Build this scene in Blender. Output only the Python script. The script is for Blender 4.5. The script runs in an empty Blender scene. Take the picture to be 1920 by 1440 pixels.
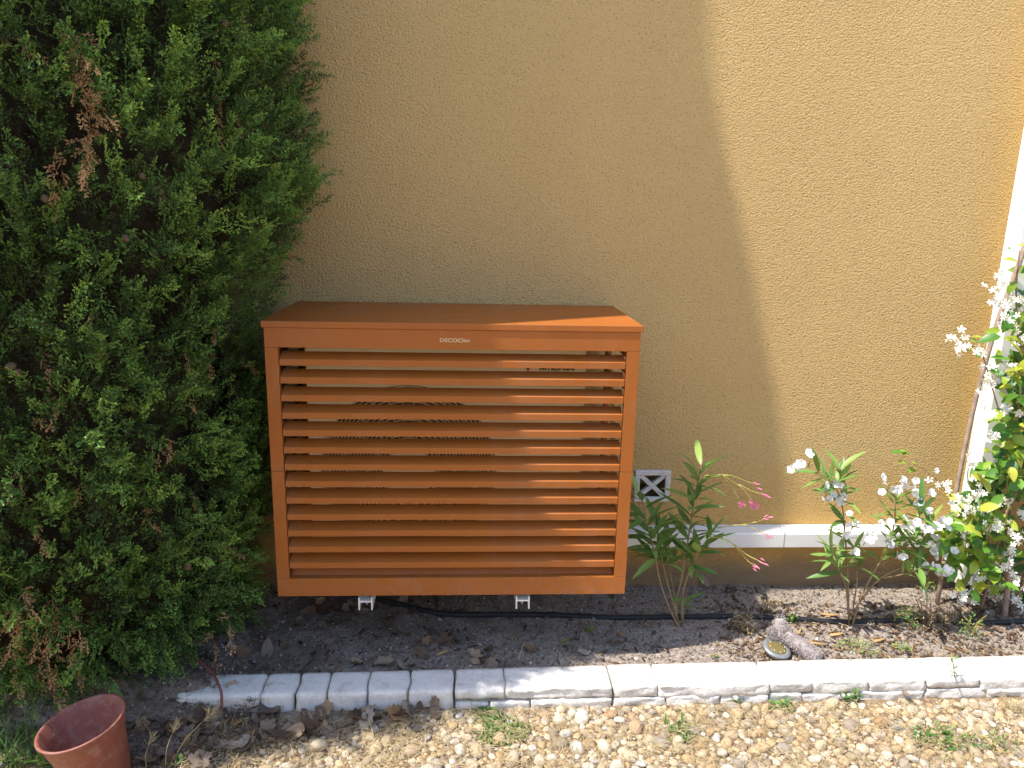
import bpy, bmesh, math, random
import numpy as np
from mathutils import Vector, Matrix, Quaternion, noise as mnoise

# ------------------------------------------------------------------ camera, sky, sun, exposure
scene = bpy.context.scene
COL = scene.collection
CAM = Vector((0.0444, -2.723, 1.4787))
RT = Vector((0.99828, -0.05434, 0.02219)).normalized()
FW = Vector((0.05795, 0.97228, -0.22651)).normalized()
UP = RT.cross(FW).normalized()
RT = FW.cross(UP).normalized()
FPX = 1382.99
cd = bpy.data.cameras.new('camera')
cd.sensor_width = 36.0
cd.lens = 36.0 * FPX / 1920.0
cd.clip_start = 0.05
cd.clip_end = 500.0
cam = bpy.data.objects.new('camera', cd)
m3 = Matrix((RT, UP, -FW)).transposed()
cam.matrix_world = Matrix.Translation(CAM) @ m3.to_4x4()
COL.objects.link(cam)
scene.camera = cam

LDIR = Vector((0.54, 0.155, -1.0)).normalized()        # the way the sunlight travels
world = bpy.data.worlds.new('World')
scene.world = world
world.use_nodes = True
wn = world.node_tree
bg = wn.nodes['Background']
sky = wn.nodes.new('ShaderNodeTexSky')
sky.sky_type = 'NISHITA'
sky.sun_disc = False
sky.sun_elevation = math.asin(-LDIR.z)
sky.sun_rotation = math.atan2(-LDIR.x, -LDIR.y)
sky.air_density = 1.0
sky.dust_density = 0.9
sky.ozone_density = 1.0
wn.links.new(sky.outputs[0], bg.inputs[0])
bg.inputs[1].default_value = 0.15
sd = bpy.data.lights.new('sun', 'SUN')
sd.energy = 2.95
sd.angle = math.radians(0.53)
sd.color = (1.0, 0.955, 0.88)
sun = bpy.data.objects.new('sun', sd)
sun.rotation_euler = LDIR.to_track_quat('-Z', 'Y').to_euler()
sun.location = (-4, -3, 8)
COL.objects.link(sun)
scene.view_settings.view_transform = 'Standard'
scene.view_settings.look = 'None'
scene.view_settings.gamma = 1.0
scene.view_settings.exposure = 1.44
scene.render.film_transparent = False
scene.cycles.max_bounces = 6
scene.cycles.diffuse_bounces = 3
scene.cycles.glossy_bounces = 2
scene.cycles.use_adaptive_sampling = True
scene.cycles.adaptive_threshold = 0.02

# ------------------------------------------------------------------ helpers
def ray(px, py):
    return FW + RT * ((px - 960) / FPX) - UP * ((py - 720) / FPX)
def at(px, py, y):
    "the point of the scene at depth y (metres in front of the wall, negative) seen at a photo pixel"
    d = ray(px, py)
    return CAM + d * ((y - CAM.y) / d.y)
def atz(px, py, z):
    d = ray(px, py)
    return CAM + d * ((z - CAM.z) / d.z)

def tag(o, label=None, cat=None, group=None, kind=None):
    if label: o['label'] = label
    if cat: o['category'] = cat
    if group: o['group'] = group
    if kind: o['kind'] = kind
    return o
def empty(name, loc=(0, 0, 0)):
    o = bpy.data.objects.new(name, None)
    o.empty_display_size = 0.05
    o.location = loc
    COL.objects.link(o)
    return o
def link(name, me, mat=None, parent=None):
    o = bpy.data.objects.new(name, me)
    COL.objects.link(o)
    if mat is not None and len(me.materials) == 0:
        me.materials.append(mat)
    if parent is not None:
        o.parent = parent
        # geometry is written in world metres: take the parent's place off again
        o.matrix_parent_inverse = PW(parent).inverted()
    return o
def PW(p):
    m = p.matrix_basis.copy()
    q = p
    while q.parent is not None:
        m = q.parent.matrix_basis @ q.matrix_parent_inverse @ m
        q = q.parent
    return m

def npmesh(name, V, F, smooth=False, attrs=None):
    V = np.asarray(V, dtype=np.float32); F = np.asarray(F, dtype=np.int32)
    me = bpy.data.meshes.new(name)
    k = F.shape[1]
    me.vertices.add(len(V)); me.vertices.foreach_set('co', V.ravel())
    me.loops.add(F.size); me.loops.foreach_set('vertex_index', F.ravel())
    me.polygons.add(len(F))
    me.polygons.foreach_set('loop_start', np.arange(len(F), dtype=np.int32) * k)
    if smooth:
        me.polygons.foreach_set('use_smooth', np.ones(len(F), dtype=bool))
    if attrs:
        for n, a in attrs.items():
            at_ = me.attributes.new(n, 'FLOAT', 'POINT')
            at_.data.foreach_set('value', np.asarray(a, dtype=np.float32))
    me.update(calc_edges=True)
    return me

class MB:
    def __init__(s): s.v = []; s.f = []
    def add(s, vs, fs):
        b = len(s.v)
        s.v += [tuple(v) for v in vs]
        s.f += [tuple(i + b for i in f) for f in fs]
        return s
    def box(s, x0, x1, y0, y1, z0, z1):
        return s.add([(x0,y0,z0),(x1,y0,z0),(x1,y1,z0),(x0,y1,z0),(x0,y0,z1),(x1,y0,z1),(x1,y1,z1),(x0,y1,z1)],
              [(0,3,2,1),(4,5,6,7),(0,1,5,4),(1,2,6,5),(2,3,7,6),(3,0,4,7)])
    def tube(s, pts, rad, n=8, cap=True):
        pts = [Vector(p) for p in pts]
        if not hasattr(rad, '__len__'): rad = [rad] * len(pts)
        t0 = (pts[1] - pts[0]).normalized()
        ref = Vector((0, 0, 1)) if abs(t0.z) < .9 else Vector((1, 0, 0))
        u = t0.cross(ref).normalized()
        vs = []
        for i, p in enumerate(pts):
            t = (pts[min(i + 1, len(pts) - 1)] - pts[max(i - 1, 0)]).normalized()
            u = (u - t * u.dot(t)).normalized()
            w = t.cross(u)
            for j in range(n):
                a = 2 * math.pi * j / n
                vs.append(p + (u * math.cos(a) + w * math.sin(a)) * rad[i])
        fs = []
        for i in range(len(pts) - 1):
            for j in range(n):
                fs.append((i*n+j, i*n+(j+1) % n, (i+1)*n+(j+1) % n, (i+1)*n+j))
        if cap:
            fs.append(tuple(reversed(range(n)))); fs.append(tuple(range((len(pts)-1)*n, len(pts)*n)))
        return s.add(vs, fs)
    def lathe(s, prof, n=32, c=(0, 0, 0), closed=False):
        vs = []; fs = []
        for r, z in prof:
            for j in range(n):
                a = 2 * math.pi * j / n
                vs.append((c[0] + r * math.cos(a), c[1] + r * math.sin(a), c[2] + z))
        m = len(prof)
        for i in range(m if closed else m - 1):
            k = (i + 1) % m
            for j in range(n):
                fs.append((i*n+j, i*n+(j+1) % n, k*n+(j+1) % n, k*n+j))
        return s.add(vs, fs)
    def prism(s, poly, x0, x1):
        "a (y, z) outline swept along x"
        n = len(poly)
        vs = [(x0, y, z) for y, z in poly] + [(x1, y, z) for y, z in poly]
        fs = [(i, (i+1) % n, n + (i+1) % n, n + i) for i in range(n)]
        fs += [tuple(reversed(range(n))), tuple(range(n, 2*n))]
        return s.add(vs, fs)
    def mesh(s, name, smooth=False):
        me = bpy.data.meshes.new(name)
        me.from_pydata(s.v, [], s.f)
        bm = bmesh.new(); bm.from_mesh(me)
        bmesh.ops.recalc_face_normals(bm, faces=bm.faces)
        bm.to_mesh(me); bm.free()
        if smooth:
            for p in me.polygons: p.use_smooth = True
        me.update()
        return me
    def build(s, name, mat, parent=None, smooth=False, bevel=0, seg=2):
        me = s.mesh(name, smooth)
        if bevel:
            bm = bmesh.new(); bm.from_mesh(me)
            bmesh.ops.bevel(bm, geom=[e for e in bm.edges if e.calc_face_angle(0) > .5], offset=bevel, segments=seg, affect='EDGES', profile=.5)
            bm.to_mesh(me); bm.free()
        return link(name, me, mat, parent)

# ------------------------------------------------------------------ materials
class NT:
    def __init__(s, name):
        s.m = bpy.data.materials.new(name); s.m.use_nodes = True
        s.n = s.m.node_tree.nodes; s.l = s.m.node_tree.links
        s.p = s.n['Principled BSDF']
        s.out = s.n['Material Output']
    def new(s, t, **kw):
        n = s.n.new(t)
        for k, v in kw.items():
            if hasattr(n, k): setattr(n, k, v)
            else: n.inputs[k].default_value = v
        return n
    def co(s): return s.new('ShaderNodeTexCoord').outputs['Object']
    def noise(s, scale, detail=3, rough=.55, vec=None):
        n = s.new('ShaderNodeTexNoise'); n.inputs['Scale'].default_value = scale
        n.inputs['Detail'].default_value = detail; n.inputs['Roughness'].default_value = rough
        if vec is not None: s.l.new(vec, n.inputs['Vector'])
        return n.outputs[0]
    def ramp(s, fac, stops, interp='LINEAR'):
        r = s.new('ShaderNodeValToRGB'); r.color_ramp.interpolation = interp
        e = r.color_ramp.elements
        while len(e) < len(stops): e.new(.5)
        for i, (p, c) in enumerate(stops):
            e[i].position = p
            e[i].color = (*c, 1) if hasattr(c, '__len__') else (c, c, c, 1)
        s.l.new(fac, r.inputs[0])
        return r.outputs[0]
    def mix(s, fac, a, b, mode='MIX'):
        n = s.new('ShaderNodeMix'); n.data_type = 'RGBA'; n.blend_type = mode
        for sock, v in ((n.inputs[0], fac), (n.inputs[6], a), (n.inputs[7], b)):
            if hasattr(v, 'is_linked'): s.l.new(v, sock)
            elif hasattr(v, '__len__'): sock.default_value = (*v, 1)
            else: sock.default_value = v
        return n.outputs[2]
    def math(s, op, a, b=0, c=0):
        n = s.new('ShaderNodeMath'); n.operation = op
        for i, v in enumerate((a, b, c)):
            if hasattr(v, 'is_linked'): s.l.new(v, n.inputs[i])
            else: n.inputs[i].default_value = v
        return n.outputs[0]
    def bump(s, h, dist, strength=1.0, nrm=None):
        b = s.new('ShaderNodeBump'); b.inputs['Strength'].default_value = strength
        b.inputs['Distance'].default_value = dist
        s.l.new(h, b.inputs['Height'])
        if nrm is not None: s.l.new(nrm, b.inputs['Normal'])
        return b.outputs[0]
    def set(s, col=None, rough=None, spec=None, nrm=None, metal=None):
        for k, v in (('Base Color', col), ('Roughness', rough), ('Specular IOR Level', spec), ('Normal', nrm), ('Metallic', metal)):
            if v is None: continue
            i = s.p.inputs[k]
            if hasattr(v, 'is_linked'): s.l.new(v, i)
            elif hasattr(v, '__len__'): i.default_value = (*v, 1)
            else: i.default_value = v
        return s.m
    def attr(s, name):
        a = s.new('ShaderNodeAttribute'); a.attribute_name = name
        return a.outputs['Fac']
    def island(s): return s.new('ShaderNodeNewGeometry').outputs['Random Per Island']
    def objrand(s): return s.new('ShaderNodeObjectInfo').outputs['Random']
    def leafy(s, col, trans, amount, rough=.5, spec=.35):
        "thin leaf: some of the light passes through"
        s.set(col, rough, spec)
        t = s.new('ShaderNodeBsdfTranslucent')
        if hasattr(trans, 'is_linked'): s.l.new(trans, t.inputs[0])
        else: t.inputs[0].default_value = (*trans, 1)
        mx = s.new('ShaderNodeMixShader'); mx.inputs[0].default_value = amount
        s.l.new(s.p.outputs[0], mx.inputs[1]); s.l.new(t.outputs[0], mx.inputs[2])
        s.l.new(mx.outputs[0], s.out.inputs[0])
        return s.m

def plain(name, col, rough=.5, spec=.4, var=.12, vscale=30, bump=0, bscale=200, metal=None):
    t = NT(name)
    c = t.co()
    dark = tuple(x * (1 - var) for x in col); lite = tuple(min(1, x * (1 + var)) for x in col)
    cc = t.ramp(t.noise(vscale, 4, .6, c), [(.3, dark), (.7, lite)])
    nrm = t.bump(t.noise(bscale, 3, .6, c), bump) if bump else None
    return t.set(cc, rough, spec, nrm, metal)

def mat_wall():
    t = NT('stucco')
    c = t.co()
    # worm-like crepi relief, a few millimetres across
    mp = t.new('ShaderNodeMapping'); t.l.new(c, mp.inputs[0]); mp.inputs['Scale'].default_value = (1, 1, 1.25)
    n1 = t.noise(122, 2.5, .55, mp.outputs[0])
    n2 = t.noise(260, 2, .5, mp.outputs[0])
    v = t.new('ShaderNodeTexVoronoi'); v.feature = 'SMOOTH_F1'; v.inputs['Scale'].default_value = 128; v.inputs['Smoothness'].default_value = .4
    wv = t.new('ShaderNodeVectorMath'); wv.operation = 'ADD'
    nz = t.new('ShaderNodeTexNoise'); nz.inputs['Scale'].default_value = 60; t.l.new(c, nz.inputs['Vector'])
    sc = t.new('ShaderNodeVectorMath'); sc.operation = 'SCALE'; sc.inputs['Scale'].default_value = .02
    t.l.new(nz.outputs[1], sc.inputs[0]); t.l.new(mp.outputs[0], wv.inputs[0]); t.l.new(sc.outputs[0], wv.inputs[1])
    t.l.new(wv.outputs[0], v.inputs['Vector'])
    h = t.math('ADD', t.math('MULTIPLY', n1, .9), t.math('MULTIPLY', n2, .35))
    h = t.math('SUBTRACT', h, t.math('MULTIPLY', v.outputs[0], .45))
    nrm = t.bump(h, .0078, 1.0)
    big = t.noise(1.3, 6, .68, c)
    base = t.ramp(big, [(.3, (.545, .372, .157)), (.7, (.605, .416, .176))])
    # pits between the grains hold dirt
    pit = t.ramp(n1, [(.30, .62), (.44, 1.0)])
    base = t.mix(1.0, base, pit, 'MULTIPLY')
    sep = t.new('ShaderNodeSeparateXYZ'); t.l.new(c, sep.inputs[0])
    x, z = sep.outputs[0], sep.outputs[2]
    wob = t.noise(6, 5, .65, c)
    # ochre tint, fading upwards from the foot and away from the corner trunking
    low = t.math('ADD', z, t.math('MULTIPLY', wob, -.30))
    och = t.ramp(low, [(.10, .42), (.42, 0.0)])
    och2 = t.ramp(t.math('ADD', t.math('SUBTRACT', 2.09, x), t.math('MULTIPLY', wob, -.12)), [(.0, .35), (.16, 0.0)])
    och3 = t.math('MULTIPLY', t.math('MAXIMUM', och, och2), t.ramp(x, [(.55, 0.0), (.75, 1.0)]))
    base = t.mix(och3, base, (.55, .30, .065))
    # soil splash and damp at the foot
    foot = t.ramp(t.math('ADD', z, t.math('MULTIPLY', wob, -.16)), [(-.04, .7), (.07, 0.0)])
    base = t.mix(foot, base, (.21, .17, .13))
    return t.set(base, .92, .15, nrm)

def mat_orange():
    t = NT('orange_powder_coat')
    c = t.co()
    col = t.ramp(t.noise(9, 5, .6, c), [(.3, (.315, .089, .008)), (.7, (.35, .100, .010))])
    col = t.mix(t.ramp(t.noise(5, 6, .75, c), [(.5, 0.0), (.8, .16)]), col, (.42, .33, .25))
    sep = t.new('ShaderNodeSeparateXYZ'); t.l.new(t.new('ShaderNodeNewGeometry').outputs['Position'], sep.inputs[0])
    spl = t.math('MULTIPLY', t.ramp(sep.outputs[2], [(.25, .55), (.36, 0.0)]), t.ramp(t.noise(60, 5, .75, c), [(.52, 0.0), (.62, 1.0)]))
    col = t.mix(spl, col, (.20, .15, .11))
    ro = t.ramp(t.noise(14, 4, .6, c), [(.3, .50), (.7, .60)])
    nrm = t.bump(t.noise(900, 2, .5, c), .0004, .5)
    return t.set(col, ro, .5, nrm)

def mat_soil():
    t = NT('soil')
    c = t.co()
    n = t.noise(7, 6, .65, c); f = t.noise(90, 5, .7, c)
    col = t.ramp(n, [(.32, (.12, .094, .073)), (.5, (.235, .188, .150)), (.68, (.40, .335, .28))])
    # grey dusty patch to the right of the cover, darker humus to the left
    sep = t.new('ShaderNodeSeparateXYZ'); t.l.new(c, sep.inputs[0])
    gx = t.ramp(t.math('ADD', sep.outputs[0], t.math('MULTIPLY', n, 1.2)), [(.15, 0.0), (1.6, .75)])
    col = t.mix(gx, col, t.ramp(f, [(.3, (.22, .175, .145)), (.7, (.45, .38, .32))]))
    col = t.mix(1.0, col, t.ramp(f, [(.3, .75), (.65, 1.4)]), 'MULTIPLY')
    nrm = t.bump(t.math('ADD', t.noise(160, 4, .7, c), t.math('MULTIPLY', n, .6)), .01)
    return t.set(col, .95, .1, nrm)

def mat_ground():
    t = NT('gravel_bed')
    c = t.co()
    v = t.new('ShaderNodeTexVoronoi'); v.inputs['Scale'].default_value = 42; t.l.new(c, v.inputs['Vector'])
    vr = t.new('ShaderNodeSeparateColor'); t.l.new(v.outputs[1], vr.inputs[0])
    col = t.ramp(vr.outputs[0], [(.0, (.36, .235, .11)), (.3, (.56, .385, .18)), (.55, (.60, .47, .28)), (.8, (.52, .34, .15)), (1, (.42, .35, .25))])
    col = t.mix(t.ramp(t.noise(13, 5, .65, c), [(.45, 0.0), (.7, .7)]), col, (.34, .25, .14))
    edge = t.ramp(v.outputs[0], [(.3, 1.0), (.8, .5)])
    col = t.mix(1.0, col, edge, 'MULTIPLY')
    nrm = t.bump(t.math('SUBTRACT', 1.0, v.outputs[0]), .012)
    return t.set(col, .9, .2, nrm)

PEB = [(0.0, (.24, .19, .14)), (.12, (.50, .41, .29)), (.24, (.50, .33, .16)), (.36, (.63, .56, .45)), (.48, (.37, .22, .115)),
       (.58, (.54, .44, .30)), (.70, (.72, .69, .63)), (.80, (.28, .205, .145)), (.90, (.28, .265, .25)), (1.0, (.52, .39, .22))]
def mat_pebble(single):
    t = NT('pebble_single' if single else 'pebble_mass')
    c = t.co()
    r = t.objrand() if single else t.island()
    col = t.ramp(r, PEB)
    col = t.mix(t.ramp(t.noise(60, 4, .6, c), [(.4, 0.0), (.75, .5)]), col, (.52, .40, .25))
    nrm = t.bump(t.noise(160, 3, .6, c), .0015)
    return t.set(col, .75, .25, nrm)

def mat_ramp(name, stops, src='island', rough=.8, spec=.2, trans=0, nscale=0):
    t = NT(name)
    r = {'island': t.island, 'object': t.objrand}.get(src, lambda: t.attr(src))()
    col = t.ramp(r, stops)
    if nscale:
        col = t.mix(1.0, col, t.ramp(t.noise(nscale, 4, .6, t.co()), [(.3, .7), (.7, 1.2)]), 'MULTIPLY')
    if trans:
        return t.leafy(col, col, trans, rough, spec)
    return t.set(col, rough, spec)

def mat_stone():
    t = NT('white_edging_stone')
    c = t.co()
    n = t.noise(9, 6, .65, c); f = t.noise(70, 5, .65, c)
    col = t.ramp(n, [(.3, (.64, .605, .54)), (.7, (.78, .75, .69))])
    col = t.mix(t.ramp(f, [(.52, 0.0), (.75, .45)]), col, (.50, .44, .36))
    st = t.noise(17, 6, .7, c)
    col = t.mix(t.ramp(st, [(.55, 0.0), (.72, .65)]), col, (.30, .265, .225))
    nrm = t.bump(t.math('ADD', f, t.math('MULTIPLY', t.noise(220, 3, .6, c), .4)), .004)
    return t.set(col, .85, .2, nrm)

M = {}
M['wall'] = mat_wall(); M['orange'] = mat_orange(); M['soil'] = mat_soil(); M['ground'] = mat_ground()
M['stone'] = mat_stone()
M['mortar'] = plain('edging_mortar', (.30, .27, .23), .95, .1, .3, 40, .003, 120)
M['underlay'] = plain('dark_underlay', (.19, .135, .085), .95, .1, .4, 30, .006, 90)
M['cream'] = plain('cream_casing', (.72, .66, .49), .45, .4, .05, 6)
M['creamwire'] = plain('cream_wire', (.70, .64, .48), .5, .4, .05, 6)
M['dark'] = plain('dark_plastic', (.02, .02, .02), .5, .3)
M['fan'] = plain('fan_grey', (.06, .06, .065), .45, .4)
M['white'] = plain('white_pvc', (.80, .79, .75), .35, .45, .03, 5)
M['whitealu'] = plain('white_bracket_paint', (.76, .75, .70), .35, .5, .06, 20)
M['grey'] = plain('grey_rubber', (.30, .31, .36), .6, .3)
M['zinc'] = plain('zinc', (.55, .54, .50), .35, .5, .1, 60, metal=.8)
M['vent'] = plain('vent_plaster', (.62, .61, .57), .85, .2, .15, 50, .002, 200)
M['letter'] = plain('lettering_cream', (.62, .45, .28), .5, .3)
M['red'] = plain('red_mark', (.35, .02, .02), .5, .3)
M['black'] = plain('black_print', (.02, .02, .02), .5, .3)
M['pipe'] = plain('black_polyethylene', (.024, .024, .025), .55, .3, .25, 40)
M['redtube'] = plain('red_brown_tube', (.20, .055, .05), .45, .45, .2, 60)
def mat_pot():
    t = NT('terracotta_plastic'); c = t.co()
    col = t.ramp(t.noise(22, 4, .6, c), [(.3, (.205, .070, .050)), (.7, (.27, .094, .066))])
    col = t.mix(t.ramp(t.noise(34, 6, .75, c), [(.5, 0.0), (.75, .55)]), col, (.40, .30, .27))
    return t.set(col, .5, .35, t.bump(t.noise(120, 3, .6, c), .001))
M['pot'] = mat_pot()
M['potdirt'] = plain('pot_soil', (.05, .036, .03), .95, .1, .4, 60, .006, 120)
M['bark'] = plain('bark', (.13, .085, .055), .95, .1, .35, 40, .006, 80)
M['cane'] = plain('grey_cane', (.34, .245, .19), .75, .25, .25, 30, .001, 150)
M['stemA'] = plain('oleander_stem', (.27, .19, .10), .7, .2, .25, 40)
M['stemB'] = plain('green_stalk', (.45, .36, .10), .55, .3, .2, 40)
M['twig'] = plain('dry_twig', (.24, .155, .10), .85, .15, .3, 50)
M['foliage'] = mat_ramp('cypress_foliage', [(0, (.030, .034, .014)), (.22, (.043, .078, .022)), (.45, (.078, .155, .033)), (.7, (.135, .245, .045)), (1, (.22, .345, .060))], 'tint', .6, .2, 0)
M['deadfol'] = mat_ramp('dead_cypress', [(0, (.17, .095, .045)), (.5, (.36, .20, .09)), (1, (.50, .31, .16))], 'tint', .85, .1, .12)
M['core'] = plain('opaque_core', (.030, .024, .015), .95, .05, .5, 18, .05, 14)
M['cone'] = plain('cypress_cone', (.11, .078, .048), .8, .2, .3, 60, .004, 70)
M['oleaf'] = mat_ramp('oleander_leaf', [(0, (.095, .195, .042)), (.5, (.16, .29, .058)), (1, (.27, .39, .085))], 'object', .40, .45, .25)
M['oleaf2'] = mat_ramp('white_oleander_leaf', [(0, (.075, .16, .065)), (.5, (.12, .22, .085)), (1, (.21, .31, .09))], 'object', .42, .4, .22)
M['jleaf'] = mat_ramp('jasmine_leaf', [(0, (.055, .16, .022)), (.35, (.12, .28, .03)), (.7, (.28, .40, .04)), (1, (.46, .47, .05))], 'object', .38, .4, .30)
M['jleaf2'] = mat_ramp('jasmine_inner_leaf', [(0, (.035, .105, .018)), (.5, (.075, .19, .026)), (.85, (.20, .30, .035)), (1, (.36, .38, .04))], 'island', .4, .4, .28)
M['wflower'] = plain('white_petal', (.74, .73, .69), .6, .2, .06, 90)
M['jflower'] = plain('cream_white_petal', (.78, .75, .62), .6, .2, .06, 40)
M['pink'] = plain('pink_petal', (.68, .22, .33), .6, .2, .15, 60)
M['dleaf'] = mat_ramp('dry_leaf', [(0, (.085, .055, .038)), (.25, (.19, .12, .075)), (.5, (.28, .22, .165)), (.7, (.13, .095, .075)), (.85, (.36, .21, .10)), (1, (.33, .28, .22))], 'object', .8, .15, .10, 70)
M['oleafdry'] = mat_ramp('orange_dry_leaf', [(0, (.42, .16, .05)), (1, (.48, .22, .09))], 'object', .8, .15, .12, 60)
M['straw'] = mat_ramp('dry_straw', [(0, (.30, .21, .10)), (.5, (.46, .35, .18)), (1, (.56, .46, .28))], 'island', .8, .15, .15)
M['grass'] = mat_ramp('green_grass', [(0, (.06, .13, .025)), (.6, (.11, .20, .04)), (1, (.22, .28, .07))], 'island', .55, .3, .25)
M['weed'] = mat_ramp('weed_leaf', [(0, (.05, .13, .03)), (.6, (.10, .21, .045)), (1, (.24, .30, .07))], 'island', .55, .3, .25)
M['succ'] = mat_ramp('succulent', [(0, (.10, .20, .05)), (.6, (.20, .30, .07)), (.85, (.35, .32, .08)), (1, (.50, .22, .05))], 'island', .55, .3, .15)
M['crumb'] = mat_ramp('soil_crumbs', [(0, (.09, .068, .052)), (.45, (.18, .145, .115)), (.75, (.27, .225, .185)), (.9, (.34, .29, .24)), (1, (.50, .46, .41))], 'island', .9, .15)
M['mulch'] = mat_ramp('bark_mulch', [(0, (.05, .032, .024)), (.5, (.12, .072, .045)), (.85, (.22, .14, .08)), (1, (.36, .25, .14))], 'island', .9, .1)
M['chip'] = mat_ramp('wood_chip', [(0, (.30, .17, .08)), (1, (.50, .33, .15))], 'object', .85, .15, 0, 50)
M['peb1'] = mat_pebble(True); M['peb2'] = mat_pebble(False)
M['plush'] = plain('grey_plush', (.34, .29, .27), .95, .1, .2, 60)
M['fur'] = mat_ramp('grey_fur', [(0, (.25, .20, .185)), (.5, (.40, .345, .325)), (1, (.52, .47, .45))], 'island', .9, .1, .15)
M['lampring'] = plain('lamp_steel', (.30, .30, .295), .35, .5, .1, 40, metal=.5)
M['lens'] = plain('lamp_lens', (.16, .125, .045), .12, .5, .2, 60)
M['led'] = plain('led', (.75, .68, .40), .3, .5)

rng = np.random.default_rng(7)
random.seed(7)
# ------------------------------------------------------------------ the large structure
W_MB = MB().box(-7, 5.2, 0, .28, -.35, 6.2)
# an opening in the wall behind the vent grille: wall built as four boxes round it
VX0, VX1, VZ0, VZ1 = .700, .842, .372, .502
W_MB = MB()
W_MB.box(-7, VX0 + .02, 0, .28, -.35, 6.2).box(VX1 - .02, 5.2, 0, .28, -.35, 6.2)
W_MB.box(VX0 + .02, VX1 - .02, 0, .28, -.35, VZ0 + .02).box(VX0 + .02, VX1 - .02, 0, .28, VZ1 - .02, 6.2)
W_MB.box(VX0 + .01, VX1 - .01, .12, .2, VZ0 + .01, VZ1 - .01)
wall = W_MB.build('house_wall', M['wall'])
tag(wall, 'ochre rough stucco house wall behind the orange slatted cover', 'wall')

def added_bank(y):                                        # unseen slope added behind the camera to hide low sky and bounce warm light
    t = min(1, max(0, (-5.2 - y) / 4.2)); return -.02 + 3.3 * t * t * (3 - 2 * t)
gys = [.3, -3, -5.2, -5.8, -6.4, -7, -7.6, -8.2, -8.8, -9.4, -14, -40]
g = npmesh('ground', [(x, y, added_bank(y)) for y in gys for x in (-30, 30)], [(2*i, 2*i+2, 2*i+3, 2*i+1) for i in range(len(gys) - 1)])
ground = link('ground', g, M['ground']); tag(ground, kind='structure')

KY = lambda x, t: (-.628 + (x + .73) * .0165) if t == 'b' else (-.738 + (x + .68) * .0100)    # kerb back / front line
def hnoise(x, y, s, seed=0.0):
    return mnoise.noise(Vector((x * s, y * s, seed)))
def soil_h(x, y):
    h = .012 * hnoise(x, y, 3.1) + .007 * hnoise(x, y, 11, 3) + .004 * hnoise(x, y, 34, 5)
    kb = KY(x, 'b')
    near = max(0, 1 - (y - kb) / .18)
    h += .018 * near
    if x < -.62:                                    # humus heaped over the end of the kerb, under the cypress
        h += .055 * min(1, (-.62 - x) / .22) * max(0, min(1, (y + .80) / .1))
    return h
def soil_z(x, y):
    z = soil_h(x, y); kb = KY(x, 'b')
    if x < -.62 and y < kb - .06: z = max(-.018, z - (kb - .06 - y) * .5)
    return z
nx, ny = 420, 84
xs = np.linspace(-2.6, 3.2, nx)
V = []
for j in range(ny):
    for x in xs:
        kb = KY(x, 'b') + .012
        front = kb if x > -.62 else kb - min(1, (-.62 - x) / .12) * (.17 + .04 * hnoise(x, 0, 6, 2))
        y = front + (0.02 - front) * (j / (ny - 1))
        z = soil_z(x, y)
        V.append((x, y, z))
F = [(j*nx+i, j*nx+i+1, (j+1)*nx+i+1, (j+1)*nx+i) for j in range(ny-1) for i in range(nx-1)]
soil = link('soil_bed', npmesh('soil_bed', V, F, True), M['soil']); tag(soil, kind='structure')

# ------------------------------------------------------------------ orange slatted cover
YF = -.514; Z0 = .25; ZT = 1.15
cov = empty('slatted_cover', (0, -.26, Z0))
tag(cov, 'orange metal louvred cover with flat lid hung against the stucco wall', 'air conditioner cover')
BX = .568
MB().box(-.575, .575, YF - .004, -.02, 1.130, ZT).build('lid', M['orange'], cov, bevel=.0022)
OT, OB = 1.070, .312
XI = .529
YB = YF + .022
MB().box(-BX, BX, YF, YB, OT, 1.1295).build('fascia', M['orange'], cov, bevel=.0012)
MB().box(-BX, BX, YF, YB, Z0, OB).build('bottom_rail', M['orange'], cov, bevel=.0012)
SEAM = .678
for s in (-1, 1):
    a, b = sorted((s * BX, s * XI))
    MB().box(a, b, YF, YB, OB + .0004, SEAM - .0006).build('stile', M['orange'], cov, bevel=.0009)
    MB().box(a, b, YF, YB, SEAM + .0006, OT - .0004).build('stile', M['orange'], cov, bevel=.0009)
LIP = .0195
OPN = (OT - OB - 13 * LIP) / 14
slat_me = MB().prism([(YF + .0015, -LIP), (YF + .0015, 0), (YF + .0388, .0180), (YF + .0398, .0165), (YF + .0032, -.0012), (YF + .0032, -LIP)], -XI + .003, XI - .003).mesh('slat')
for i in range(14):
    zt = OT - OPN * (i + 1) - LIP * i
    if i < 13:
        o = link('slat', slat_me, M['orange'], cov)
        o.location = (0, 0, zt)
    else:
        MB().prism([(YF + .0230, OB), (YF + .0385, OB + .0178), (YF + .0395, OB + .0163), (YF + .0235, OB - .003)], -XI + .003, XI - .003).build('slat', M['orange'], cov)
        MB().box(-XI, XI, YF + .0012, YF + .0228, OB + .0004, OB + .0009).build('rail_cap', M['orange'], cov)
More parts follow.
